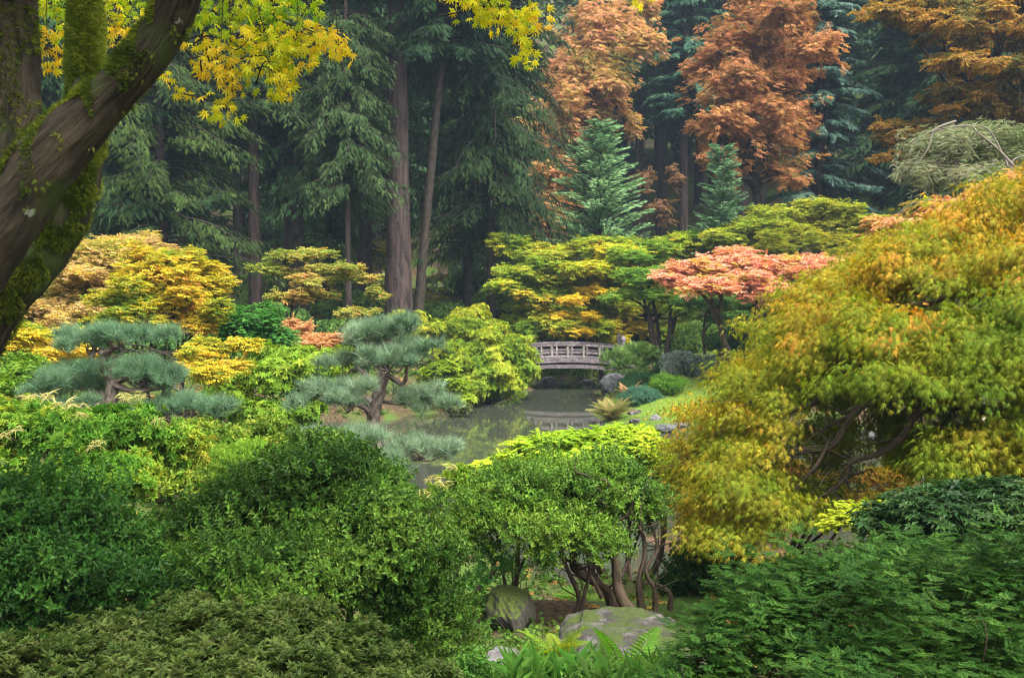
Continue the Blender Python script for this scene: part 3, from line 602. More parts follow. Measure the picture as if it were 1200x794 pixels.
conifer('spruce_tree', 'dark grey green spruce between the rust tree and the bronze maple', 'spruce', 958, 56, None, H=38, zmax=21.0, r0=.3, cb=3.2, R=2.9, seed=35, cols=[(0.027, 0.062, 0.045), (0.050, 0.100, 0.073), (0.075, 0.131, 0.100)], size=0.39, nb=240, ns=133, droop=.28, hang=.5, t=FIRD, pw=.7)
conifer('spruce_tree', 'dark spruce hidden behind the bronze maple branches', 'spruce', 1075, 56, None, H=38, zmax=21.0, r0=.32, cb=2.5, R=4.6, seed=36, cols=DARK, size=0.42, nb=220, ns=133, droop=.3, hang=.6, t=FIRD, pw=.7)
conifer('spruce_tree', 'dark spruce behind the weeping grey willow leaved tree', 'spruce', 1170, 52, None, H=38, zmax=21.0, r0=.32, cb=2.5, R=4.6, seed=37, cols=DARK, size=0.42, nb=220, ns=133, droop=.3, hang=.6, t=FIRD, pw=.7)

# ---------------------------------------------------------------- far broadleaf trees
BC = t_cluster(); MR = t_mapler(); MR2 = t_mapler(16, 6); MS = t_maple(); MS2 = t_maple(15, 7); LACE = t_lace(7, 2); LACE2 = t_lace(17, 2)
TC = ('trunk', 'crown')
def tree(name, label, cat, base, pads, t, size, cover, cols, **kw):
    kw.setdefault('bark', BARK_DARK); kw.setdefault('nst', 1); kw.setdefault('r0', .14); kw.setdefault('mode', 'flat'); kw.setdefault('rc', .6); kw.setdefault('flat', .4)
    return plant(name, label, cat, base, pads, t, size, cover, cols, parts=TC, **kw)
RUST = [(.12, .12, .035), (.31, .15, .05), (.40, .18, .08), (.41, .235, .07)]
tree('rust_leaved_tree', 'tall rust and salmon leaved tree beside the narrow young conifer', 'tree', (885, 53.0), [(930, 150, 36, 40, 54), (890, 100, 60, 60, 53), (885, 40, 74, 60, 53.0), (862, 110, 56, 55, 52.0), (915, 100, 48, 60, 54.0), (880, 165, 66, 45, 52.0), (912, 198, 52, 30, 53.0), (850, 60, 40, 40, 52.0), (845, 160, 34, 40, 51.5), (905, -30, 60, 55, 53.0), (860, 205, 16, 18, 51.0), (935, 30, 28, 40, 54.0)], MR, .21, 1.08, RUST, rc=.3, cs=2.5, r0=.25, fork=.5, flat=.9, twn=8, mode='droop', ct=.4, amp=.45, keep=.72, inner=.35, brk=3)
tree('golden_rust_tree', 'hazy pink and gold tree behind the broad young conifer', 'tree', (690, 66), [(700, 70, 60, 60, 66), (680, 130, 56, 50, 65), (655, 100, 30, 40, 66), (712, 40, 40, 50, 66), (690, 100, 40, 48, 65), (668, 160, 36, 48, 64), (720, 120, 30, 50, 66), (645, 200, 30, 40, 63), (735, 10, 30, 40, 67), (640, 260, 36, 40, 62)], MR, .26, 0.94, [(0.150, 0.150, 0.037), (0.375, 0.250, 0.062), (0.475, 0.225, 0.125), (0.425, 0.312, 0.075)], rc=.3, cs=3, r0=.25, fork=.5, flat=.9, mode='droop', amp=.45, keep=.72, inner=.35, brk=3)
tree('golden_rust_tree', 'small gold and pink understory tree below the drooping hemlock', 'tree', (575, 70), [(570, 230, 32, 36, 70), (600, 270, 34, 36, 68), (545, 260, 26, 30, 70), (590, 310, 30, 24, 66)], MR, 0.407, 0.86, [(.12, .13, .03), (.28, .19, .05), (.30, .15, .08)], rc=0.52, cs=2, r0=.14, mode='droop', keep=.8, amp=.22, brk=3)
tree('golden_rust_tree', 'sparse tan leaved sapling among the bare dark trunks', 'tree', (770, 66), [(752, 215, 14, 22, 66), (775, 245, 20, 20, 66), (792, 205, 10, 18, 66)], MR, 0.333, 0.58, [(.2, .12, .05), (.26, .14, .07)], rc=0.38, r0=.07, mode='droop', keep=.8, amp=.22, brk=3)
tree('misty_green_tree', 'hazy blue green broadleaf tree in the gap beyond the leaning hemlock', 'tree', (590, 64), [(585, 300, 40, 30, 64), (600, 335, 42, 24, 62), (560, 320, 34, 26, 63), (610, 270, 30, 24, 64)], BC, .45, 0.94, [(.04, .08, .05), (.07, .12, .08)], rc=0.45, r0=.1, amp=.22, brk=3)
BRONZE = [(0.075, 0.075, 0.015), (0.213, 0.138, 0.022), (0.300, 0.150, 0.031), (0.250, 0.163, 0.037)]
tree('bronze_maple', 'large bronze and gold big leaved maple reaching in from the side above the weeping tree', 'maple', (1235, 40), [(1150, 40, 70, 22, 38), (1190, 85, 75, 20, 37), (1110, 110, 60, 18, 39), (1075, 145, 42, 15, 39), (1170, 125, 60, 18, 38), (1060, 185, 26, 12, 39), (1120, 75, 40, 14, 39), (1090, 10, 70, 18, 39), (1200, 0, 60, 24, 38), (1040, 160, 22, 8, 39), (1050, 5, 40, 12, 40), (1230, 60, 60, 40, 38), (1130, 160, 40, 16, 38)], MR2, .24, 1.15, BRONZE, rc=.34, flat=.45, cs=1.5, r0=.2, mode='droop', fork=.3, twn=8, amp=.3, keep=.72, inner=.35, brk=3)
# ---------------------------------------------------------------- maples beyond the bridge
YG = [(.11, .19, .02), (.20, .27, .025), (.33, .32, .03), (.46, .32, .03)]
tree('japanese_maple', 'spreading layered yellow green japanese maple arching over the bridge', 'japanese maple', (690, 46), [(650, 325, 44, 18, 45), (690, 298, 46, 18, 46), (740, 290, 46, 16, 46), (632, 352, 40, 18, 44.5), (672, 345, 40, 17, 45), (716, 325, 44, 16, 46), (765, 308, 40, 16, 47), (650, 376, 40, 17, 44), (705, 360, 40, 16, 45), (618, 385, 26, 14, 44), (745, 340, 34, 16, 46), (690, 385, 34, 13, 46), (638, 300, 28, 13, 46), (800, 294, 34, 16, 48), (620, 330, 26, 13, 45)], MR, 0.207, 1.73, YG, rc=0.32, flat=.8, cs=1.6, r0=.07, nst=4, fork=.45, spread=.3, tb=.42, amp=.22, brk=3)
tree('japanese_maple', 'bright yellow leaved maple sprays hanging just above the bridge rail', 'japanese maple', (705, 43.6), [(668, 352, 17, 5, 43), (673, 388, 20, 5, 42.5), (700, 345, 26, 8, 44), (690, 372, 12, 5, 43), (660, 370, 10, 4, 43)], MR, 0.192, 1.73, [(.46, .33, .02), (.58, .40, .03)], rc=0.22, flat=.8, r0=.03, nst=3, fork=.35, amp=.22, brk=3)
tree('japanese_maple', 'dark stemmed green maple with many upright trunks at the bridge end', 'japanese maple', (776, 40), [(745, 322, 36, 10, 40), (790, 318, 34, 12, 40.5), (770, 345, 30, 9, 39.5), (815, 340, 28, 9, 40), (728, 345, 24, 8, 40), (800, 362, 20, 8, 39.5), (735, 300, 26, 9, 41)], MR, 0.178, 1.66, [(.07, .16, .02), (.13, .24, .03), (.24, .30, .03)], rc=0.30, flat=.8, cs=1.5, r0=.075, nst=4, fork=.72, spread=.22, amp=.22, brk=3)
tree('japanese_maple', 'bright yellow green maple dome rising behind the coral maple', 'japanese maple', (920, 47), [(880, 268, 46, 16, 46), (920, 252, 50, 16, 47), (965, 250, 46, 16, 47), (1005, 262, 40, 18, 46), (850, 288, 36, 14, 46), (935, 280, 46, 16, 45), (900, 300, 40, 14, 45), (985, 285, 40, 16, 45)], MR, 0.215, 1.73, [(.16, .23, .02), (.26, .30, .03), (.36, .33, .03)], rc=0.38, flat=.8, cs=1.5, r0=.1, nst=3, amp=.22, brk=3)
tree('japanese_maple', 'coral pink and orange maple with a flat spreading top', 'japanese maple', (872, 34), [(815, 318, 40, 12, 34), (850, 305, 44, 12, 35), (895, 310, 44, 14, 34.5), (870, 330, 46, 12, 33.5), (930, 325, 38, 14, 34), (965, 315, 34, 14, 34), (800, 330, 26, 8, 33.5), (905, 340, 36, 10, 33), (985, 310, 30, 14, 33), (840, 335, 30, 9, 33), (790, 322, 22, 7, 34)], MR, 0.192, 1.44, [(.40, .30, .05), (.58, .24, .12), (.60, .32, .22), (.58, .17, .09), (.55, .34, .10)], rc=0.26, flat=.8, cs=.9, bark=BARK_BROWN, r0=.10, nst=3, fork=.55, spread=.2, amp=.22, brk=3)
tree('japanese_maple', 'shady green maple undergrowth with slim trunks below the coral maple', 'japanese maple', (828, 36), [(835, 352, 34, 10, 37), (900, 360, 34, 12, 36), (860, 372, 26, 10, 37.5), (930, 365, 30, 14, 35), (960, 345, 30, 14, 35)], MR, 0.207, 1.30, [(.04, .10, .02), (.08, .16, .03)], rc=0.26, flat=.8, r0=.05, nst=5, fork=.6, spread=.35, amp=.22, brk=3)
tree('japanese_maple', 'layered yellow green and peach maple with thin trunks before the dark stems', 'japanese maple', (378, 33), [(330, 300, 22, 5, 33), (318, 316, 22, 6, 33), (372, 298, 26, 7, 33.5), (395, 315, 26, 7, 33), (360, 325, 34, 7, 33), (335, 348, 28, 4, 32.5), (378, 345, 24, 5, 33), (415, 325, 22, 5, 33), (410, 366, 24, 4.5, 32.5), (440, 345, 14, 10, 35)], MR, 0.163, 1.58, [(.15, .20, .03), (.24, .24, .04), (.42, .24, .07)], rc=0.21, flat=.8, cs=.7, r0=.03, nst=6, fork=.5, spread=.35, bottom=.15, amp=.22, brk=3)
tree('japanese_maple', 'small peach orange maple tuft above the bright rhododendron', 'japanese maple', (356, 28), [(352, 386, 18, 6, 28), (378, 396, 24, 8, 27.5), (366, 404, 20, 5, 27.2), (345, 378, 10, 4, 28)], MR, 0.133, 1.66, [(.45, .22, .09), (.5, .27, .12)], rc=0.15, flat=.8, r0=.03, nst=3, fork=.4, amp=.22, brk=3)
tree('vine_maple', 'bright yellow vine maple glowing between the fir trunks', 'maple', (445, 54), [(445, 310, 14, 26, 54), (430, 345, 14, 20, 54), (452, 350, 10, 20, 53), (510, 340, 20, 24, 54), (520, 370, 22, 12, 52)], MR, 0.259, 1.01, [(.26, .25, .03), (.36, .30, .03)], rc=0.34, r0=.06, nst=3, amp=.22, brk=3)
rb = rd(61); bank = [(u + rb.normal() * 8, v + rb.normal() * 6, 26 * rb.uniform(.7, 1.3), 12 * rb.uniform(.7, 1.3), 45 + rb.uniform(-1.2, 2) + (u > 760) * 2) for u in range(600, 850, 30) for v in range(292, 400, 24)]
tree('japanese_maple', 'broad airy yellow green maple filling the slope behind the bridge between the bridge maples', 'japanese maple', (745, 49), bank, MR, .21, 2.0, [(0.110, 0.198, 0.020), (0.221, 0.305, 0.025), (0.386, 0.397, 0.030), (0.552, 0.409, 0.030)], rc=.35, flat=.8, cs=2, r0=.06, nst=5, amp=.25, fork=.4, spread=.4, twn=3)
# golden bank on the far side of the old maple
GOLD = [(.10, .18, .02), (.26, .25, .02), (.46, .34, .028), (.42, .26, .05)]
tree('golden_maple', 'golden yellow maple with thin dark trunks above the cloud pruned pine', 'maple', (190, 19.5), [(180, 325, 50, 24, 19.5), (225, 320, 38, 22, 20), (205, 355, 46, 20, 19), (150, 350, 40, 20, 19), (245, 345, 26, 22, 20), (235, 375, 30, 14, 19), (165, 378, 40, 14, 18.5), (210, 340, 60, 34, 19.5), (170, 300, 30, 12, 20), (250, 320, 20, 14, 20), (140, 380, 36, 16, 18.6), (255, 362, 22, 10, 19)], MR, 0.096, 1.44, GOLD[:3] + [(.45, .22, .05)], rc=0.17, flat=.8, cs=.8, r0=.035, nst=3, fork=.4, amp=.25, brk=3)
tree('golden_maple', 'tan and gold leaved maple spreading behind the mossy trunk', 'maple', (110, 23), [(110, 300, 50, 24, 23), (150, 320, 46, 26, 23.5), (60, 335, 46, 28, 22), (95, 345, 50, 26, 22), (30, 370, 40, 26, 21), (190, 298, 30, 16, 24), (120, 330, 80, 44, 23), (60, 365, 60, 24, 21.6), (150, 285, 40, 14, 24), (20, 340, 40, 24, 22)], MR, 0.104, 1.44, [(.20, .22, .03), (.40, .29, .07), (.38, .25, .12), (.46, .33, .05)], rc=0.19, flat=.8, cs=.9, r0=.05, nst=3, tb=.55, amp=.25, brk=3)
tree('golden_maple', 'low yellow gold maple skirt over green shrubs below the mossy trunk', 'maple', (60, 17), [(40, 400, 44, 12, 17), (90, 395, 40, 12, 17.5), (20, 415, 34, 10, 16.5), (75, 418, 36, 9, 16.5), (230, 432, 24, 7, 16), (262, 430, 26, 8, 16.5), (245, 408, 26, 7, 17), (285, 404, 20, 6, 17), (225, 415, 20, 8, 16.4), (250, 440, 26, 7, 15.8), (10, 395, 40, 14, 17.2), (60, 410, 50, 16, 17)], MR, 0.104, 1.58, [(.10, .18, .02), (.34, .29, .02), (.48, .33, .03), (.46, .27, .06)], rc=0.17, flat=.8, cs=.6, r0=.03, nst=4, amp=.22, brk=3)

# ---------------------------------------------------------------- shrubs around the pond
RS = t_rosette(2, 7, 1., .34, .35, 1); RS2 = t_rosette(12, 6, 1., .4, .3, 1); SP = t_sprig(); FANT = t_fan(); AZ = t_rosette(22, 7, 1., .36, .55, 2)
def shrub(label, base, pads, t, size, cover, cols, **kw):
    kw.setdefault('rc', .3); kw.setdefault('r0', .03); kw.setdefault('nst', 4); kw.setdefault('name', 'garden_shrub'); kw.setdefault('cat', 'shrub'); kw.setdefault('spread', .4)
    n, c = kw.pop('name'), kw.pop('cat'); return plant(n, label, c, base, pads, t, size, cover, cols, **kw)
RH = [(0.078, 0.145, 0.015), (0.143, 0.223, 0.020), (0.286, 0.320, 0.030)]
shrub('large round bright green rhododendron overhanging the pond bank at the bridge end', (570, 36), [(572, 430, 60, 38, 36), (602, 412, 34, 28, 36.5), (612, 438, 28, 24, 36), (540, 420, 40, 30, 36.5), (585, 452, 44, 20, 35.3)], RS, .12, 1.95, RH, name='rhododendron_shrub', cat='rhododendron', rc=.34, cs=1.2, mode='out', twn=3, kk=1.5, brk=2)
shrub('yellow green rhododendron mound rising behind the round waterside one', (545, 39), [(540, 385, 44, 20, 39), (505, 392, 36, 22, 38.5), (575, 385, 34, 14, 40), (560, 372, 24, 12, 41), (485, 378, 24, 16, 41)], RS, .12, 1.88, [(0.104, 0.175, 0.015), (0.208, 0.262, 0.020), (0.390, 0.339, 0.030)], name='rhododendron_shrub', cat='rhododendron', rc=.3, cs=1.2, mode='out', brk=2)
shrub('lime leaved shrub between the pale trunked pine and the waterside rhododendron', (520, 33), [(520, 438, 22, 20, 33), (505, 446, 20, 16, 33), (535, 455, 18, 14, 32.8), (545, 470, 16, 9, 32.5)], RS2, .13, 2.5, [(0.130, 0.213, 0.020), (0.221, 0.291, 0.025)], rc=.3, mode='up', cs=.8)
shrub('small grey green shrublet at the water line beside the lime leaved shrub', (503, 31.4), [(500, 476, 16, 8, 31.4), (540, 478, 14, 7, 31.6), (515, 470, 12, 8, 31.6)], RS2, .09, 2.4, [(0.091, 0.116, 0.040), (0.182, 0.184, 0.060)], rc=.2, mode='up')
shrub('pale green rhododendron bank behind the cloud pruned pine', (310, 18.6), [(312, 445, 66, 34, 18.5), (262, 470, 40, 24, 18), (362, 455, 44, 30, 18.8), (335, 422, 44, 20, 19.2), (300, 485, 50, 22, 17.8), (398, 432, 26, 22, 19.5), (350, 485, 34, 18, 18.2), (405, 420, 22, 16, 20)], RS, .10, 1.95, [(0.072, 0.145, 0.015), (0.130, 0.223, 0.020), (0.234, 0.301, 0.030)], name='rhododendron_shrub', cat='rhododendron', rc=.24, cs=.8, mode='out', twn=3, brk=2)
shrub('dense dark green rounded shrub in front of the thick dark conifer trunk', (292, 21), [(295, 378, 46, 34, 21), (270, 392, 34, 26, 20.5), (320, 398, 30, 22, 21)], MS, .11, 1.80, [(.03, .11, .02), (.05, .16, .025), (.08, .20, .03)], rc=.3, flat=.5, mode='flat', cs=.7)
shrub('green undergrowth shrub below the golden maple skirt', (45, 15), [(40, 440, 50, 16, 15), (10, 430, 40, 18, 15), (85, 436, 36, 14, 15.2), (-10, 460, 40, 20, 14)], BC, .13, 2.2, [(0.052, 0.126, 0.015), (0.117, 0.194, 0.020)], rc=.25, cs=.6, mode='flat')
shrub('small clipped light green dome beside the dark foreground holly', (282, 9.6), [(282, 543, 46, 24, 9.6), (310, 548, 34, 20, 9.4)], SP, .055, 2.4, [(.10, .20, .02), (.17, .27, .03)], rc=.2, cs=.5)
shrub('leafy green shrub bank filling the slope between the flowering shrub and the rhododendron', (235, 11.5), [(225, 540, 50, 26, 11.5), (265, 520, 40, 22, 12), (190, 555, 44, 26, 11), (320, 530, 40, 20, 12.2), (245, 570, 60, 26, 10.5), (365, 540, 30, 18, 12), (300, 512, 40, 14, 13)], BC, .085, 1.9, [(0.058, 0.116, 0.015), (0.117, 0.184, 0.020), (0.234, 0.262, 0.030)], rc=.18, cs=.5, brk=2)
shrub('olive green shrub band along the bank under the low cloud pruned pine', (60, 11), [(40, 500, 60, 20, 11), (110, 495, 50, 16, 11.4), (-10, 490, 50, 22, 11), (165, 510, 40, 16, 11.4), (230, 505, 30, 12, 12.2)], AZ, .075, 1.9, [(.05, .12, .015), (.11, .19, .02), (.22, .26, .03)], rc=.18, cs=.5)
# the bank by the bridge
shrub('low wide spreading shrub leaning over the dark standing stone', (745, 37.2), [(722, 424, 22, 13, 36.8), (748, 416, 26, 13, 37.2), (738, 430, 24, 12, 36.5), (765, 424, 18, 14, 37.4)], FANT, .22, 1.6, [(.08, .15, .035), (.15, .24, .06)], rc=.3, flat=.5, mode='fan', cs=.7)
shrub('clipped round yellow green shrub on the lawn slope', (783, 33.6), [(783, 451, 21, 15, 33.6), (775, 455, 14, 11, 33.4)], SP, .10, 2.6, [(.09, .19, .02), (.14, .26, .03)], rc=.2, cs=.6)
shrub('blue green clipped mound beside the round yellow green shrub', (752, 32.2), [(750, 467, 27, 14, 32.2), (768, 472, 14, 10, 32.1)], SP, .10, 2.6, [(.045, .12, .07), (.08, .17, .10)], rc=.2, cs=.6)
shrub('silvery grey leaved shrub above the round yellow green shrub', (808, 36), [(800, 424, 26, 12, 36), (825, 430, 24, 14, 35.5), (785, 432, 14, 8, 35.6)], BC, .12, 2.2, [(.10, .14, .10), (.22, .26, .21)], rc=.25, cs=.5)
shrub('dark green low shrub tucked between the spreading pine and the stones', (752, 35.2), [(748, 448, 24, 10, 35.2), (735, 456, 14, 8, 34.6), (775, 436, 18, 9, 36.4)], SP, .10, 2.4, [(.025, .07, .025), (.045, .11, .04)], rc=.2)
shrub('olive green rounded shrub at the foot of the dark stemmed maple', (818, 42), [(815, 392, 28, 16, 42), (835, 400, 30, 18, 41), (800, 405, 22, 14, 40)], BC, .16, 2.2, [(.07, .13, .025), (.12, .19, .04)], rc=.35)
shrub('dark evergreen shrub filling the slope under the coral maple', (890, 37), [(880, 395, 40, 16, 37), (930, 390, 40, 20, 36.5), (850, 405, 30, 14, 37), (905, 410, 40, 18, 36)], BC, .16, 2.2, [(.025, .07, .02), (.05, .12, .03)], rc=.35)
shrub('green fernlike shrub under the bridge on the far bank', (690, 45), [(680, 440, 26, 9, 45), (655, 436, 22, 10, 45), (708, 442, 20, 8, 44.6), (720, 430, 20, 12, 45.5)], BC, .2, 2.0, [(.03, .08, .015), (.09, .16, .02)], rc=.35)
shrub('dark green shrub row behind the bridge railing', (680, 48), [(640, 408, 30, 16, 48), (680, 410, 34, 14, 48), (725, 405, 32, 18, 48), (760, 395, 26, 16, 48)], BC, .2, 2.0, [(.03, .08, .02), (.06, .13, .03)], rc=.4)
FERN = t_frond(); FERN2 = t_frond(42, 16)
def fern(label, base, n, L, cols, seed, el=(.35, 1.0), spread=(0, 6.28), name='fern_plant'):
    r = rd(seed); g = Geo(); a = np.linspace(*spread, n) + r.normal(size=n) * .15; e = r.uniform(*el, n)
    Y = np.stack([np.cos(a) * np.cos(e), np.sin(a) * np.cos(e), np.sin(e)], -1); Z = np.stack([-np.cos(a) * np.sin(e), -np.sin(a) * np.sin(e), np.cos(e)], -1) + .15 * r.normal(size=(n, 3))
    scatter(g, FERN if seed % 2 else FERN2, np.repeat(np.asarray(base)[None], n, 0) + .03 * r.normal(size=(n, 3)) * [1, 1, .2], Y, Z, L * r.uniform(.7, 1.1, n), ramp(cols, r.random(n)), .1, .05, r)
    o = g.build(name, THIN, None, base); tag(o, label, 'fern'); return o
fern('dry bronze tipped fern clump at the water edge below the blue green mound', P(716, 492, 30.3), 26, 1.0, [(.16, .17, .05), (.30, .24, .10), (.12, .16, .04)], 1, (.5, 1.3))
fern('brown dried fern between the dark standing stone and the blue green mound', P(738, 468, 33.4), 16, .8, [(.30, .17, .08), (.36, .24, .12)], 2, (.6, 1.3))

# ---------------------------------------------------------------- pines
NEED = t_needles(); NEED2 = t_needles(18, 22, .04)
PINE = [(.07, .125, .065), (.115, .18, .10), (.18, .25, .15)]
def pine(label, base, trunk, pads, cols, size, cover, rads, limbs_=(), dead=None, seed=1):
    root = empty('pine_tree', base, label, 'pine tree'); g = Geo(); tw = foliage(g, breakup([(a, b_, c * 1.2, e * 1.25, f) for a, b_, c, e, f in pads], seed, 2, .5), NEED, size, cover, cols, mode='up', rc=.13, flat=.6, bottom=.12, seed=seed, cs=.7, inner=.45, amp=.2, kk=1.3, szj=.25, keep=.8)[::3]
    b = Geo(); tp = [P(*q) for q in trunk]; tube(b, [np.array(base) - UPV * .2] + tp, rads, 40, 12, rough=.10, seed=seed); r = rd(seed)
    for c, ends in tw:
        k = min(tp, key=lambda t: np.linalg.norm(t - c + UPV * .25)); e = c - UPV * .12; m = (k + e) / 2 + r.normal(size=3) * .12
        tube(b, [k, m, e], [rads[-1] * 1.1, rads[-1] * .8, rads[-1] * .5], 12, 6, rough=.15, seed=seed)
        for q in ends: tube(b, [e, (e + q) / 2 - UPV * .06 + r.normal(size=3) * .04, q], [rads[-1] * .45, rads[-1] * .3, .004], 8, 4)
    b.build('trunk', BARK_PINE, root, base, True); g.build('crown', MATTE, root, base)
    if dead: b = Geo(); tube(b, [P(*q) for q in dead], [.05, .035, .022], 14, 7, rough=.15); b.build('dead_branch', BARK_GREY, root, base, True)
pine('pale trunked japanese pine with tiered blue green clouds standing before the pond', P(440, 566, 14), [(438, 520, 14), (437, 492, 14), (443, 462, 14), (450, 436, 14), (446, 414, 14), (438, 402, 14)],
     [(446, 390, 46, 17, 14), (425, 395, 30, 13, 14.3), (478, 412, 38, 14, 13.8), (455, 424, 34, 13, 13.6), (412, 424, 28, 14, 14.4), (380, 460, 40, 17, 13.8), (412, 468, 24, 12, 13.4), (494, 466, 40, 17, 14.1), (376, 512, 34, 13, 13.5), (428, 512, 30, 13, 13.2), (492, 528, 42, 14, 13.6), (450, 540, 34, 12, 13.3), (405, 535, 30, 11, 13.3)], PINE, .15, 1.1, [.12, .11, .095, .085, .075, .06, .04], dead=[(437, 470, 14), (418, 468, 13.8), (398, 472, 13.6)], seed=3)
pine('low cloud pruned blue green pine with flat needle domes above the pale flowering shrub', P(128, 520, 13), [(128, 480, 13), (132, 450, 13), (122, 425, 13), (128, 412, 13)],
     [(138, 396, 52, 14, 13), (110, 400, 30, 11, 13.2), (172, 436, 50, 16, 12.8), (200, 442, 28, 12, 12.7), (85, 442, 44, 17, 13.2), (60, 458, 26, 16, 13), (215, 478, 40, 14, 12.5), (180, 484, 26, 12, 12.6), (75, 480, 30, 12, 12.8)], [(0.052, 0.100, 0.055), (0.081, 0.150, 0.076), (0.115, 0.190, 0.102)], .15, 1.25, [.11, .10, .085, .07, .045], seed=5)

# ---------------------------------------------------------------- near shrubs
def flowered(label, base, pads, spots, t, size, cover, cols, **kw):
    root = shrub(label, base, pads, t, size, cover, cols, name='flowering_shrub', cat='flowering shrub', **kw)
    r = rd(len(label))
    for u, v, d in spots:
        g = Geo(); q = np.array([P(u + r.normal() * 7, v + r.normal() * 2.5, d) for _ in range(6)]); n = len(q)
        scatter(g, t_pieris(), q, np.repeat(UPV[None], n, 0) + .3 * r.normal(size=(n, 3)), r.normal(size=(n, 3)), .10 * r.uniform(.6, 1.2, n), ramp([(.34, .32, .10), (.46, .41, .17)], r.random(n)), .1, .05, r)
        g.build('flower_tassel', THIN, root, root.location)
BR = [(0.046, 0.107, 0.012), (0.091, 0.175, 0.015), (0.169, 0.242, 0.025)]
flowered('bright green shrub with straw coloured flower tassels below the cloud pruned pine', (110, 8.6), [(60, 520, 90, 44, 8.6), (150, 512, 70, 40, 9), (-20, 510, 70, 44, 8.4), (205, 530, 50, 34, 9.2), (100, 565, 110, 36, 8), (20, 490, 50, 26, 9)], [(30, 462, 8.4), (60, 466, 8.5), (90, 472, 8.6), (145, 462, 8.7), (160, 466, 8.8), (95, 487, 8.3), (185, 492, 8.8), (10, 505, 7.9), (105, 520, 8), (150, 560, 7.8), (70, 474, 8.4)], AZ, .062, 2.0, [(.04, .11, .012), (.08, .18, .02), (.15, .24, .025), (.26, .27, .03)], rc=.22, cs=.5, ct=.45, keep=.95)
flowered('light green shrub with pale flower tassels between the dark holly and the multi trunk shrub', (530, 9.6), [(536, 568, 26, 26, 9.6), (512, 590, 26, 24, 9.4), (556, 590, 22, 24, 9.6), (540, 620, 26, 30, 9.4)], [(528, 545, 9.4), (520, 566, 9.3), (500, 575, 9.2), (548, 556, 9.5), (505, 560, 9.3)], AZ, .055, 1.9, BR, rc=.16, cs=.4)
tree('lime_maple', 'lime green dissected maple mound glowing behind the multi trunk shrub', 'maple', (735, 12.4), [(640, 524, 52, 20, 12), (700, 516, 52, 18, 12.3), (755, 530, 40, 24, 12.3), (590, 545, 40, 18, 11.8), (560, 565, 26, 14, 11.7), (680, 535, 60, 22, 11.8), (740, 505, 30, 10, 12.5), (780, 552, 26, 22, 12.2)], MS, .08, 2.3, [(.16, .27, .015), (.27, .38, .02), (.38, .42, .03)], rc=.18, flat=.4, cs=.6, bark=BARK_BROWN, r0=.035, nst=3, fork=.4, mode='flat', spread=.3)
# multi trunk shrub
def twisted():
    base = P(742, 716, 8.6); root = empty('multi_trunk_shrub', base, 'rounded small leaved shrub on many twisted bare trunks behind the mossy boulder', 'shrub'); g = Geo()
    pads = [(650, 590, 80, 48, 8.6), (715, 592, 66, 44, 8.8), (590, 594, 60, 44, 8.5), (556, 612, 36, 36, 8.3), (685, 566, 78, 36, 9), (752, 600, 36, 34, 8.8), (640, 622, 70, 26, 8.2), (610, 572, 48, 28, 8.9), (700, 640, 40, 18, 8.2), (640, 655, 16, 20, 8.1)]
    tw = foliage(g, pads, SP, .105, 1.9, [(0.039, 0.090, 0.011), (0.072, 0.142, 0.016), (0.124, 0.199, 0.023)], mode='out', rc=.18, amp=.18, flat=.7, cs=.4, seed=8)
    foliage(g, [(580, 655, 22, 26, 8.3), (560, 690, 14, 20, 8.2), (640, 660, 12, 14, 8.0)], SP, .08, 1.0, [(.04, .12, .018), (.07, .18, .02)], mode='out', rc=.12, seed=9, keep=.7)
    g.build('foliage', GLOSSY, root, base); b = Geo(); r = rd(4)
    T = [([(720, 716), (705, 690), (680, 668), (672, 640), (655, 600)], .085), ([(738, 716), (728, 690), (722, 650), (715, 610), (712, 580)], .09), ([(730, 716), (712, 696), (695, 672), (690, 640), (700, 600)], .07), ([(752, 714), (746, 680), (752, 645), (742, 605)], .055), ([(768, 714), (764, 690), (756, 668), (765, 640), (755, 600)], .04),
         ([(785, 714), (780, 694), (770, 684), (745, 680), (735, 650), (740, 610)], .035), ([(672, 728), (674, 700), (664, 660), (650, 625), (640, 600)], .045), ([(680, 728), (682, 700), (690, 660), (676, 620)], .04), ([(596, 740), (604, 700), (606, 660), (600, 620), (592, 590)], .05), ([(604, 740), (590, 712), (588, 670), (580, 630), (570, 600)], .04), ([(607, 735), (606, 690), (620, 650), (640, 615)], .035), ([(706, 700), (690, 668), (660, 655), (640, 640), (620, 600)], .03), ([(720, 690), (740, 650), (750, 620)], .03)]
    for i, (q, rr) in enumerate(T):
        dd = 8.55 + r.uniform(-.12, .25); n = len(q); rr = rr * .72; pts = [P(u + (r.normal() * 3 if j else 0), v, dd + .25 * j / n * r.uniform(-1, 1)) for j, (u, v) in enumerate(q)]
        rad = np.linspace(rr * .8, rr * .38, n); rad[0] = rr * 1.05; tube(b, pts, rad, 26, 8, rough=.14, seed=i)
        for _ in range(7):
            k = r.integers(1, n); a = pts[k]; e = a + np.array([r.normal() * .17, r.normal() * .14, abs(r.normal()) * .16 + .04]); tube(b, [a, (a + e) / 2 + r.normal(size=3) * .05, e, e + np.array([r.normal() * .1, r.normal() * .08, .12])], [rr * .22, rr * .16, rr * .1, .002], 9, 4)
    b.build('trunks', BARK_BROWN, root, base, True)
twisted()
HOL = [(0.022, 0.054, 0.007), (0.041, 0.094, 0.011), (0.081, 0.150, 0.020)]
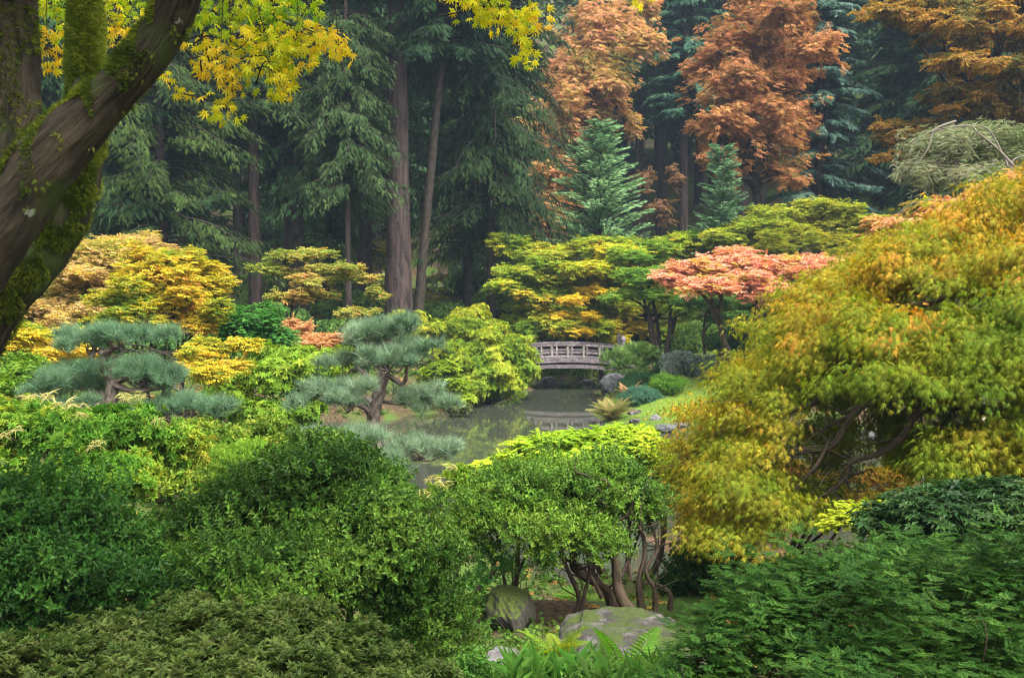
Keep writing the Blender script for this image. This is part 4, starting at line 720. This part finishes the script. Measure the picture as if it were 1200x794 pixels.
shrub('large dark green small leaved holly dome behind the olive azalea', (360, 6), [(335, 630, 130, 112, 6.1), (430, 655, 112, 108, 5.9), (250, 665, 80, 80, 5.9), (490, 700, 72, 90, 5.8), (370, 560, 90, 44, 6.3), (300, 690, 130, 80, 5.5), (520, 740, 44, 50, 5.7), (430, 580, 60, 44, 6.2)], SP, .09, 2.0, HOL, name='holly_shrub', cat='holly', rc=.2, cs=.25, ct=.8, jit=.24, keep=.93, mat=GLOSSY, mode='out', r0=.03, nst=6, kk=1.5, twn=10, amp=.24, inner=.5)
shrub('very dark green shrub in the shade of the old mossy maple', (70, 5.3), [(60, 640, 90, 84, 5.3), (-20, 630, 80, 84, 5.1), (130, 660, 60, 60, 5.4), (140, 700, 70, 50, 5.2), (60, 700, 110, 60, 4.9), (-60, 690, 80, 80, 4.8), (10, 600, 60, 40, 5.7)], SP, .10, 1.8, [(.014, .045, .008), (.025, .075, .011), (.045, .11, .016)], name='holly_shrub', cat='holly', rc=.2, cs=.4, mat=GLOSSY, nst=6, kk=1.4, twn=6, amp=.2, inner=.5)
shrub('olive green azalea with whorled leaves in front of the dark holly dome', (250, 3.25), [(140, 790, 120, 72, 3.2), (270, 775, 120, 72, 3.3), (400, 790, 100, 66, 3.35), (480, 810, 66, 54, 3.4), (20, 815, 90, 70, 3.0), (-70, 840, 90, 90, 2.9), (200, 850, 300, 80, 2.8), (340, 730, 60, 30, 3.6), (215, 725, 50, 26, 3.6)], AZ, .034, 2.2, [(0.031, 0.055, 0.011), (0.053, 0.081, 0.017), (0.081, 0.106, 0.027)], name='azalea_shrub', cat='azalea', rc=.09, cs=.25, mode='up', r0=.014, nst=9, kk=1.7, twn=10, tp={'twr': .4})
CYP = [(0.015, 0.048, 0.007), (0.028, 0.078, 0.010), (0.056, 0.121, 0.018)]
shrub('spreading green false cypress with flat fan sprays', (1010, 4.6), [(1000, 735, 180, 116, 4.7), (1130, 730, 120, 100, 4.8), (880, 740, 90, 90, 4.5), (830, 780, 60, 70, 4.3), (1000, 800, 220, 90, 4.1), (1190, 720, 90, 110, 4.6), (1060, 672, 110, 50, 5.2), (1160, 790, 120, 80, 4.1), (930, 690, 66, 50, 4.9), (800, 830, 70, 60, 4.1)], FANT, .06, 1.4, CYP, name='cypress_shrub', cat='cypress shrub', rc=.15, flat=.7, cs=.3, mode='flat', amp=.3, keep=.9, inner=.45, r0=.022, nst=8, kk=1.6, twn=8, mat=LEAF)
shrub('dark glossy broadleaved shrub behind the false cypress under the threadleaf maple', (1130, 6.6), [(1110, 605, 90, 46, 6.6), (1180, 600, 70, 50, 6.5), (1060, 620, 60, 36, 6.8), (1210, 640, 60, 60, 6.2)], RS2, .055, 2.3, [(0.013, 0.036, 0.010), (0.024, 0.058, 0.013), (0.038, 0.079, 0.018)], rc=.17, cs=.4, mat=GLOSSY, mode='up')
shrub('small lime yellow shrub peeping above the false cypress', (1005, 7.2), [(1005, 604, 34, 15, 7.2), (985, 612, 22, 14, 7.2), (1025, 600, 24, 12, 7.3)], MS, .06, 2.3, [(.20, .27, .015), (.32, .34, .02)], rc=.12, mode='flat', flat=.4)
shrub('orange and yellow azalea glowing beneath the threadleaf maple branches', (890, 12), [(880, 575, 56, 26, 12), (920, 560, 44, 20, 12.2), (850, 610, 40, 24, 11.6), (940, 600, 40, 20, 11.6), (800, 560, 24, 24, 12.4), (990, 590, 50, 22, 11.6), (1060, 585, 50, 18, 11.6), (960, 570, 40, 18, 12), (1030, 560, 40, 14, 12), (820, 600, 30, 24, 11.5)], MR, .065, 2.0, [(.18, .22, .02), (.42, .30, .03), (.50, .28, .06), (.50, .26, .12)], rc=.2, mode='flat', flat=.4, cs=.4, name='azalea_shrub', cat='azalea')
shrub('bright green yellow leaved shrub at the pond edge seen through the threadleaf maple', (1090, 12.5), [(1090, 520, 60, 26, 12.5), (1140, 540, 50, 22, 12.4), (1050, 540, 36, 14, 12.6), (1180, 510, 40, 30, 12.5)], MR, .085, 1.8, [(.10, .19, .02), (.22, .27, .03), (.36, .30, .03)], rc=.2, mode='flat', flat=.4, cs=.4)
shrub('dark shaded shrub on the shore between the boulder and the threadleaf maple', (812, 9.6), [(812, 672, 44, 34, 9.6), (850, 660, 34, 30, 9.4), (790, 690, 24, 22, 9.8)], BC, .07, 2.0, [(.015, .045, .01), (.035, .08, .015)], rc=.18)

# ---------------------------------------------------------------- threadleaf maple
def lace():
    base = G(1225, 9.6); root = empty('threadleaf_maple', base, 'cascading green gold threadleaf maple with sinuous dark branches', 'threadleaf maple'); g = Geo()
    A = [(.085, .14, .010), (.15, .19, .013), (.24, .22, .016)]; B = [(.13, .18, .012), (.23, .22, .015), (.34, .22, .02)]; O = [(.20, .20, .015), (.34, .22, .02), (.42, .19, .035)]
    kw = dict(mode='droop', rc=.22, flat=.5, cs=.5, bottom=.1, inner=.75, amp=.12, kk=1.5)
    rr_ = rd(5); poly = np.array([(1330, 150), (1200, 200), (1130, 246), (1000, 290), (930, 330), (885, 385), (835, 430), (800, 480), (782, 560), (790, 640), (850, 655), (900, 600), (950, 575), (1050, 548), (1150, 575), (1330, 600)], float)
    def inside(u, v):
        c = False
        for (x0, y0), (x1, y1) in zip(poly, np.roll(poly, -1, 0)):
            if (y0 > v) != (y1 > v) and u < x0 + (v - y0) / (y1 - y0) * (x1 - x0): c = not c
        return c
    groups = {0: [], 1: [], 2: [], 3: []}
    for layer, dd in ((0, 0.), (1, .9), (2, 1.8)):
        for _ in range(330):
            if True:
                uu, vv = rr_.uniform(785, 1320), rr_.uniform(165, 660)
                if not inside(uu + 8, vv - 14) or not inside(uu - 26, vv): continue
                win = ((uu - 1000) / 105) ** 2 + ((vv - 518) / 58) ** 2 < 1 or ((uu - 1110) / 80) ** 2 + ((vv - 352) / 16) ** 2 < 1 or (abs(uu - 1100) < 90 and abs(vv - 476) < 18)
                if win and (layer < 2 or rr_.random() < .25): continue
                top = (vv - np.interp(uu, [780, 830, 885, 930, 1000, 1130, 1200, 1330], [560, 430, 385, 330, 290, 246, 200, 150])) / 300
                d = 10.4 - 2.2 * np.sin(np.clip(top, 0, 1) * 1.9) - .5 * (uu > 1000) + dd * (.6 + .4 * (top > .1))
                k = 0 if uu > 1110 and vv < 330 else 1 if top < .28 else 3 if uu < 925 else 2
                if rr_.random() < .12: k = rr_.integers(0, 4)
                groups[k].append((uu, vv, 44 + 30 * rr_.random(), 20 + 16 * rr_.random(), d))
    for k, cols in ((0, O), (1, B), (2, A), (3, [(.12, .16, .01), (.22, .21, .016), (.36, .24, .025)])):
        foliage(g, groups[k], LACE if k % 2 else LACE2, .095, .28, cols, seed=k + 1, mode='droop', rc=.12, flat=.5, cs=.4, bottom=.5, inner=.2, amp=.3, kk=1.0, keep=.85, tb=.42)
    g.build('crown', THIN, root, base); b = Geo(); r = rd(6)
    L = [([(1225, 620, 9.6), (1222, 560, 9.4), (1205, 505, 9.2), (1168, 482, 9), (1129, 474, 8.9), (1090, 466, 8.8), (1057, 465, 8.7), (1030, 467, 8.7), (1005, 481, 8.7), (991, 503, 8.7), (971, 525, 8.7), (935, 530, 8.8), (905, 545, 8.9), (880, 580, 9)], .11, .02),
         ([(1110, 470, 8.9), (1082, 482, 8.7), (1057, 516, 8.5), (1030, 533, 8.5), (1000, 538, 8.5), (992, 558, 8.5), (977, 573, 8.5), (946, 592, 8.6), (925, 605, 8.7)], .055, .012), ([(1140, 474, 9), (1074, 437, 8.8), (1046, 448, 8.8), (1013, 456, 8.9), (975, 462, 9), (935, 480, 9.1), (908, 494, 9.2), (897, 527, 9.3), (880, 534, 9.4)], .06, .014),
         ([(1222, 520, 9.3), (1215, 420, 9.2), (1190, 350, 9.1), (1160, 340, 9), (1120, 344, 9), (1096, 349, 9), (1050, 370, 9.2), (990, 390, 9.5)], .075, .018), ([(1200, 380, 9.2), (1210, 310, 9.5), (1180, 270, 9.8), (1130, 280, 10)], .05, .012), ([(971, 525, 8.7), (955, 545, 8.6), (935, 570, 8.6), (905, 590, 8.7), (880, 620, 8.9)], .03, .007),
         ([(1005, 481, 8.7), (975, 495, 8.9), (945, 515, 9), (925, 545, 9.1), (900, 565, 9.2)], .03, .007), ([(992, 558, 8.5), (1008, 553, 8.5), (1022, 552, 8.5), (1028, 562, 8.5)], .022, .006), ([(992, 560, 8.5), (996, 572, 8.5), (1008, 574, 8.5)], .018, .005), ([(1138, 345, 9), (1136, 362, 8.9), (1125, 372, 8.9)], .018, .005), ([(935, 480, 9.1), (890, 470, 9.4), (850, 490, 9.8), (825, 540, 10)], .03, .008)]
    for i, (q, r0, r1) in enumerate(L):
        pts = [P(u, v, d) + r.normal(size=3) * .012 for u, v, d in q]; r0, r1 = r0 * .62, r1 * .7; tube(b, pts, np.linspace(r0, r1, len(q)), 8 * len(q), 9, rough=.16, seed=i)
        for _ in range(3 * len(q)):
            k = r.integers(1, len(q)); a = pts[k]; e = a + np.array([-abs(r.normal()) * .3, r.normal() * .25, r.normal() * .12 - .04]); rr = np.linspace(r0, r1, len(q))[k] * .3
            tube(b, [a, a * .6 + e * .4 + r.normal(size=3) * .05, e, e + np.array([-.12, r.normal() * .1, -.10])], [rr, rr * .7, rr * .4, .003], 10, 4)
    b.build('trunk', BARK_BROWN, root, base, True)
lace()
tree('weeping_tree', 'weeping grey green tree with pale arching bare twigs above the coral foliage', 'weeping tree', (1165, 17), [(1110, 178, 56, 30, 17), (1165, 170, 50, 32, 17), (1080, 205, 36, 26, 16.8), (1190, 205, 44, 36, 16.8), (1130, 215, 50, 26, 16.5), (1220, 190, 40, 40, 17)], t_cluster(33, 7, .8, .09), .17, 1.3, [(.09, .12, .045), (.16, .185, .085), (.24, .25, .15)], mode='droop', rc=.2, flat=1.3, amp=.3, bark=BARK_GREY, r0=.05, nst=2, fork=.75, twn=10, bottom=.2, tp={'twr': .4})
wt = Geo(); wr = rd(3); wb = P(1165, 330, 17)
for q in ([(1180, 198), (1168, 172), (1150, 152), (1125, 146), (1095, 150), (1070, 166)], [(1178, 196), (1172, 180), (1160, 158), (1140, 148)], [(1170, 190), (1150, 210), (1110, 228), (1075, 240), (1050, 252)], [(1160, 202), (1130, 200), (1105, 198)], [(1185, 210), (1195, 190), (1210, 180), (1235, 185)], [(1120, 135), (1098, 150), (1080, 178), (1070, 205)]):
    tube(wt, [P(a, b_, 16.2) + wr.normal(size=3) * .04 for a, b_ in q], np.linspace(.022, .005, len(q)), 24, 5, rough=.1)
_w = [o for o in bpy.data.objects if o.name == 'weeping_tree'][0]
_t = wt.build('bare_twigs', BARK_TWIG, _w, _w.location, True)
tree('coral_leaved_maple', 'peach and coral maple between the weeping tree and the golden threadleaf maple', 'maple', (1120, 15), [(1060, 262, 46, 18, 15), (1110, 245, 44, 16, 15), (1040, 285, 34, 18, 15.2), (1160, 225, 40, 16, 14.6), (1095, 275, 40, 18, 14.6), (1200, 215, 40, 18, 14.4), (1020, 300, 24, 14, 15.2)], MS2, .13, 1.6, [(.20, .20, .04), (.42, .24, .07), (.46, .22, .12)], rc=.25, cs=.6, r0=.05, nst=2, mode='droop', ct=.6)

# ---------------------------------------------------------------- grass, ferns and litter in front
fern('yellowish green fern with arching fronds between the two boulders', P(648, 772, 6.1), 8, .33, [(.12, .2, .02), (.24, .26, .025)], 3, (.4, 1.1))
fern('fresh green upright fern frond clump against the mossy boulder', P(738, 810, 5.3), 6, .46, [(.07, .17, .02), (.11, .22, .03)], 5, (.9, 1.35))
fern('small green fern at the foot of the dark boulder', P(678, 712, 10.5), 10, .4, [(.06, .14, .02), (.12, .2, .03)], 7)
def blades(label, u0, u1, v0, v1, d, n, L, cols, seed, name='grass_tuft'):
    r = rd(seed); q = np.array([P(r.uniform(u0, u1), r.uniform(v0, v1), d * r.uniform(.94, 1.06)) for _ in range(n)]); a = r.uniform(0, 6.28, n); e = r.uniform(.6, 1.4, n); g = Geo()
    Y = np.stack([np.cos(a) * np.cos(e), np.sin(a) * np.cos(e), np.sin(e)], -1); Z = np.stack([-np.cos(a) * np.sin(e), -np.sin(a) * np.sin(e), np.cos(e)], -1)
    scatter(g, t_blade(), q, Y, Z, L * r.uniform(.6, 1.2, n), ramp(cols, r.random(n)), .1, .05, r); o = g.build(name, LEAF, None, q.mean(0)); tag(o, label, 'grass')
blades('lush strap leaved grass tuft in front of the pale flat rock', 590, 700, 790, 815, 5.2, 240, .20, [(.06, .17, .025), (.12, .25, .04)], 1)
blades('sparse grass tuft growing along the lower face of the mossy boulder', 690, 800, 790, 812, 5.0, 110, .17, [(.06, .15, .025), (.11, .2, .04)], 2)
blades('fine grass tuft at the near shore by the dark boulder', 640, 690, 714, 726, 10.2, 130, .18, [(.06, .13, .02), (.13, .19, .04)], 3)
shrub('small leafy groundcover plant at the foot of the holly dome', (575, 5.3), [(575, 800, 34, 26, 5.3), (620, 806, 40, 18, 5.1), (700, 806, 60, 16, 4.9), (550, 790, 20, 26, 5.4)], BC, .05, 1.8, [(.05, .13, .02), (.09, .18, .03)], rc=.1, r0=.008, name='groundcover_plant', cat='groundcover')

# ---------------------------------------------------------------- the old mossy maple overhead
STAR = t_star()
def old_maple():
    d = 4.2; base = P(-250, 820, 4.3); root = empty('mossy_maple', base, 'old leaning maple with thick moss on its dark forked limbs', 'maple tree'); b = Geo()
    M = [(-250, 860, 4.3, 110), (-210, 620, 4.3, 78), (-135, 445, 4.2, 60), (-56, 326, 4.2, 51), (14, 234, 4.2, 43), (74, 168, 4.2, 33), (124, 118, 4.2, 26), (170, 68, 4.15, 24), (204, 15, 4.1, 23), (226, -50, 4.0, 21), (250, -140, 3.9, 20), (300, -240, 3.8, 14)]
    V1 = [(-20, 290, 4.2, 22), (0, 225, 4.2, 32), (12, 165, 4.2, 33), (14, 110, 4.25, 31), (12, 50, 4.3, 31), (4, -20, 4.35, 30), (-10, -140, 4.4, 22), (-30, -260, 4.4, 14)]
    V2 = [(-130, 560, 4.75, 50), (-58, 450, 4.75, 34), (-6, 364, 4.75, 29), (54, 292, 4.8, 26), (90, 222, 4.85, 23), (100, 150, 4.9, 21), (100, 80, 4.95, 19), (101, 20, 5, 17), (104, -60, 5, 15), (125, -200, 5, 10)]
    paths = []
    for i, q in enumerate((M, V1, V2)):
        paths.append(tube(b, [P(u, v, dd) for u, v, dd, _ in q], [px(r, dd) for _, _, dd, r in q], 130, 44, rough=.055, seed=20 + i))
    b.build('trunk', BARK_MAPLE, root, base, True)
    g = Geo(); r = rd(9); t = T_()
    for i in range(9): a = r.uniform(0, 6.28); t.strip((.2 * np.cos(a), 0, .2 * np.sin(a)), (.55 * np.cos(a), 1, .55 * np.sin(a)), (np.cos(a), 0, np.sin(a)), r.uniform(.6, 1.1), .11, .35)
    t.done()
    for (c, rr, T), (lo, hi, dens, hang) in zip(paths, ((.36, .9, 1., 0), (.05, .95, .10, 0), (.05, .97, 2.6, .5))):
        n = int(20000 * dens); k = (r.uniform(lo, hi, n) * (len(c) - 2)).astype(int); fr = r.random(n)[:, None]
        ctr = c[k] * (1 - fr) + c[k + 1] * fr; X = unit(np.cross(T[k], np.array([0, 0, 1.]))); Up = np.cross(X, T[k]); a = r.normal(size=n) * (.95 if not hang else 1.5)
        nn = Up * np.cos(a)[:, None] + X * np.sin(a)[:, None]; pos = ctr + nn * rr[k][:, None] * 1.0
        m = noise(pos, .10, 4) > (-.75 + .6 * np.abs(a) - (.75 if hang else 0)); pos, nn, kk = pos[m], nn[m], k[m]
        Y = nn + .5 * r.normal(size=nn.shape) - UPV * (.25 + hang * .9); col = ramp([(.035, .055, .008), (.08, .11, .012), (.16, .185, .02)], .5 + .4 * noise(pos, .12, 6) + .2 * r.normal(size=len(pos)))
        scatter(g, t, pos, Y, r.normal(size=nn.shape), r.uniform(.012, .03, len(pos)), col, .15, .05, r)
    g.build('moss', MATTE, root, base)
    # hanging leaf sprays
    g = Geo(); b = Geo(); src = P(330, -190, 4.4)
    Y1 = [(.22, .30, .02), (.42, .40, .02), (.52, .40, .025)]; Y2 = [(.09, .19, .015), (.22, .30, .02), (.42, .39, .02)]; OR = [(.40, .36, .02), (.52, .34, .03)]
    sprays = [(285, 18, 42, 26, 4.9, 70, Y2), (330, 12, 40, 24, 5.1, 70, Y2), (300, 55, 42, 24, 4.9, 75, Y1), (345, 60, 38, 24, 5.0, 65, Y1), (262, 80, 22, 26, 4.8, 40, OR), (318, 92, 26, 18, 4.9, 38, Y1), (262, 128, 12, 16, 4.8, 16, Y1), (236, 65, 18, 20, 5.0, 24, OR), (375, 45, 24, 12, 5.0, 30, OR), (400, 62, 14, 8, 5.0, 10, OR), (205, 100, 10, 10, 5, 8, OR),
              (232, 20, 18, 18, 5.2, 26, Y2), (65, 20, 26, 24, 5.6, 44, Y2), (60, 55, 20, 18, 5.6, 22, OR), (52, 78, 10, 6, 5.5, 7, OR), (140, 20, 28, 24, 5.8, 46, Y1), (150, 52, 18, 16, 5.8, 22, OR), (135, 0, 30, 14, 5.8, 26, Y2), (75, 75, 8, 6, 5.6, 5, OR), (58, 0, 26, 14, 5.6, 22, Y2),
              (560, 8, 32, 14, 5.0, 36, Y1), (600, 20, 30, 14, 5.0, 34, Y1), (625, 22, 20, 10, 5.0, 16, OR), (612, 40, 10, 10, 5, 8, Y1), (618, 62, 13, 12, 5.0, 14, Y1), (530, -4, 16, 10, 5.1, 10, Y1), (585, -15, 50, 14, 5.0, 40, Y2), (755, -6, 10, 8, 5, 5, Y1),
              (300, -70, 110, 50, 5.0, 260, Y2), (480, -80, 120, 40, 4.8, 230, Y2), (120, -90, 130, 50, 5.2, 240, Y2), (650, -110, 120, 40, 4.6, 200, Y2), (60, -220, 240, 60, 4.2, 420, Y2), (420, -260, 260, 60, 4.0, 420, Y2), (800, -260, 200, 50, 4.0, 260, Y2), (300, -420, 400, 70, 3.2, 500, Y2), (-150, -60, 90, 120, 4.6, 260, Y2)]  # this row hangs out of view, sprays added to cast shade
    for u, v, ru, rv, dd, n, cols in sprays:
        n = int(n * (1.7 if v > -30 else 1.2))
        c = P(u, v, dd); R = np.array([px(ru, dd), .22 if v > -30 else .5, px(rv, dd)])
        far = v < -30; st = P(u + (20 if u < 450 else -30), min(v - 60, -60), dd) if not far else (P(222, -60, 4) if u < 450 else src)
        tw = 2 if n < 30 else 5
        for k in range(tw):
            e = c + r.uniform(-.8, .8, 3) * R
            if k: st = c + np.array([-.1, .05, R[2] * .5])
            tube(b, [st + r.normal(size=3) * .05, (st + e) / 2 + r.normal(size=3) * .06 + UPV * .05, e], [.0045, .003, .0015], 10, 4)
        e = unit(r.normal(size=(n, 3))) * (r.random((n, 1)) ** .45); pos = c + e * R * 1.25
        # leaves in small fans along the twig ends
        Y = np.stack([e[:, 0] * .8, e[:, 1] * .8, -.75 + 0 * e[:, 2]], -1) + .5 * r.normal(size=(n, 3)); Z = np.array([0, -.85, .45]) + .4 * r.normal(size=(n, 3))
        scatter(g, STAR, pos, Y, Z, .043 * (1.25 if far else 1) * r.uniform(.65, 1.2, n), ramp(cols, .5 + .3 * r.normal(size=n)), .06, .06, r)
    # unseen crown added above and behind the viewer to shade the foreground
    for x, y, z, rx, ry, n in [(-4, 1, 8.2, 3, 3, 1500), (-1, -1, 8.6, 3, 2.6, 1500), (2, .5, 8.4, 3, 2.6, 1500), (-6, -3, 8, 3, 3, 1000), (0, 3, 8.8, 3, 1.8, 1100), (4.5, -2, 8.2, 2.6, 3, 1500), (1, -4.5, 8.2, 3.4, 2.6, 1300), (-3, -5, 8.4, 3, 2.6, 1000), (5, 2, 8.6, 2.4, 2, 900), (-4, 4, 8.4, 2.6, 1.6, 900), (7.5, 0, 8.4, 2.6, 3, 1200)]:
        e = unit(r.normal(size=(n, 3))) * (r.random((n, 1)) ** .4); pos = np.array([x, y, z]) + e * [rx, ry, .7]
        tube(b, [P(4, -20, 4.35), np.array([x * .6 - 1, y * .5 + 1.5, z - 1.2]), np.array([x, y, z])], [.07, .045, .01], 16, 7)
        scatter(g, STAR, pos, e * [1, 1, 0] - UPV * .5 + .4 * r.normal(size=(n, 3)), UPV + .4 * r.normal(size=(n, 3)), .075 * r.uniform(.7, 1.2, n), ramp(Y2, r.random(n)), .06, .06, r)
    g.build('crown', THIN, root, base); b.build('twigs', BARK_DARK, root, base, True)
old_maple()

# ---------------------------------------------------------------- understory and things nobody could count
us = plant('woodland_shrub', 'low green woodland shrub on the forest edge', 'shrub', (520, 50), [(520, 372, 36, 18, 50), (500, 378, 24, 14, 50), (545, 380, 24, 13, 49.5)], BC, .24, 2.0, [(.035, .085, .02), (.07, .14, .03), (.11, .19, .035)], rc=.4, twn=3, nst=3)
for i, (u, d, s) in enumerate([(230, 32, .8), (270, 36, .9), (190, 29, .8), (415, 50, 1.), (460, 52, .9), (600, 54, 1.2), (640, 58, 1.3), (560, 58, 1.2), (330, 40, .9), (310, 34, .8), (390, 40, .9), (660, 52, 1.1), (870, 50, 1.1), (960, 44, 1.), (1010, 40, 1.), (1060, 32, .9), (1120, 28, .9), (1180, 24, .8), (1000, 30, .8), (950, 31, .8), (700, 60, 1.3), (800, 58, 1.2), (880, 62, 1.3), (1000, 56, 1.3), (150, 34, 1.), (80, 32, 1.), (20, 30, 1.), (740, 66, 1.4), (820, 68, 1.4)]):
    o = place(us, u, d, s * .95, i * 1.3, 'one of the rounded green shrubs along the forest edge', 'forest edge shrubs')
us['group'] = 'forest edge shrubs'; us['label'] = 'one of the rounded green shrubs along the forest edge'
r = rd(77)
def on_ground(n, ylo, yhi, wd=.62):
    y = ylo + (yhi - ylo) * r.random(n) ** 1.4; x = (r.random(n) * 2 - 1) * (y * wd + 1.5); z = gz(x, y); m = z > .12; return np.stack([x, y, z], -1)[m]
q = on_ground(42000, 3, 62); m = noise(q, 1.5, 3) > -.35; lw = np.exp(-(((q[:, 0] - 5.2) / 2.6) ** 2 + ((q[:, 1] - 32) / 3.2) ** 2) ** 2); q = q[m & (lw < .3)]; n = len(q); g = Geo()
scatter(g, BC, q, UPV + .7 * r.normal(size=(n, 3)), UPV + .6 * r.normal(size=(n, 3)), (.05 + .0045 * q[:, 1]) * r.uniform(.6, 1.5, n), ramp([(.03, .075, .012), (.07, .13, .02), (.12, .17, .03)], .5 + .5 * noise(q, 2, 8)), .2, .06, r)
o = g.build('ground_cover', LEAF, None, (0, 0, 0)); o['kind'] = 'stuff'
q = on_ground(16000, 3, 55); q = q[(q[:, 1] > 14) | (r.random(len(q)) < .25)]; n = len(q); g = Geo()
scatter(g, MR2, q + UPV * .02, r.normal(size=(n, 3)) * [1, 1, .15], UPV + .25 * r.normal(size=(n, 3)), r.uniform(.05, .13, n), ramp([(.22, .12, .05), (.38, .25, .05), (.34, .14, .06)], r.random(n)), .2, .06, r)
o = g.build('fallen_leaves', LEAF, None, (0, 0, 0)); o['kind'] = 'stuff'
q = np.stack([r.uniform(2.4, 8.5, 9000), r.uniform(28.2, 36.5, 9000), np.zeros(9000)], -1); q[:, 2] = gz(q[:, 0], q[:, 1]); lw = np.exp(-(((q[:, 0] - 5.2) / 2.6) ** 2 + ((q[:, 1] - 32) / 3.2) ** 2) ** 2); q = q[(q[:, 2] > .1) & (lw > .25)]; n = len(q); g = Geo()
scatter(g, t_pieris(44), q, UPV + .3 * r.normal(size=(n, 3)), r.normal(size=(n, 3)), r.uniform(.05, .11, n), ramp([(.09, .17, .015), (.16, .25, .02), (.24, .29, .03)], .5 + .5 * noise(q, .8, 2)), .15, .05, r)
o = g.build('lawn_moss', LEAF, None, (0, 0, 0)); o['kind'] = 'stuff'

rl = rd(12); q = np.stack([rl.uniform(-5, 5, 160), rl.uniform(14, 41, 160), np.full(160, .006)], -1); q = q[(poly_sd(q[:, 0], q[:, 1]) < -.2) & (noise(q, 2.2, 4) > .1)]; n = len(q); g = Geo()
scatter(g, t_cluster(71, 1, .9, .6), q, rl.normal(size=(n, 3)) * [1, 1, 0], UPV + .03 * rl.normal(size=(n, 3)), rl.uniform(.05, .10, n), ramp([(.12, .10, .03), (.16, .13, .05), (.10, .06, .03)], rl.random(n)), .1, .05, rl)
o = g.build('floating_leaves', LEAF, None, (0, 0, 0)); o['kind'] = 'stuff'
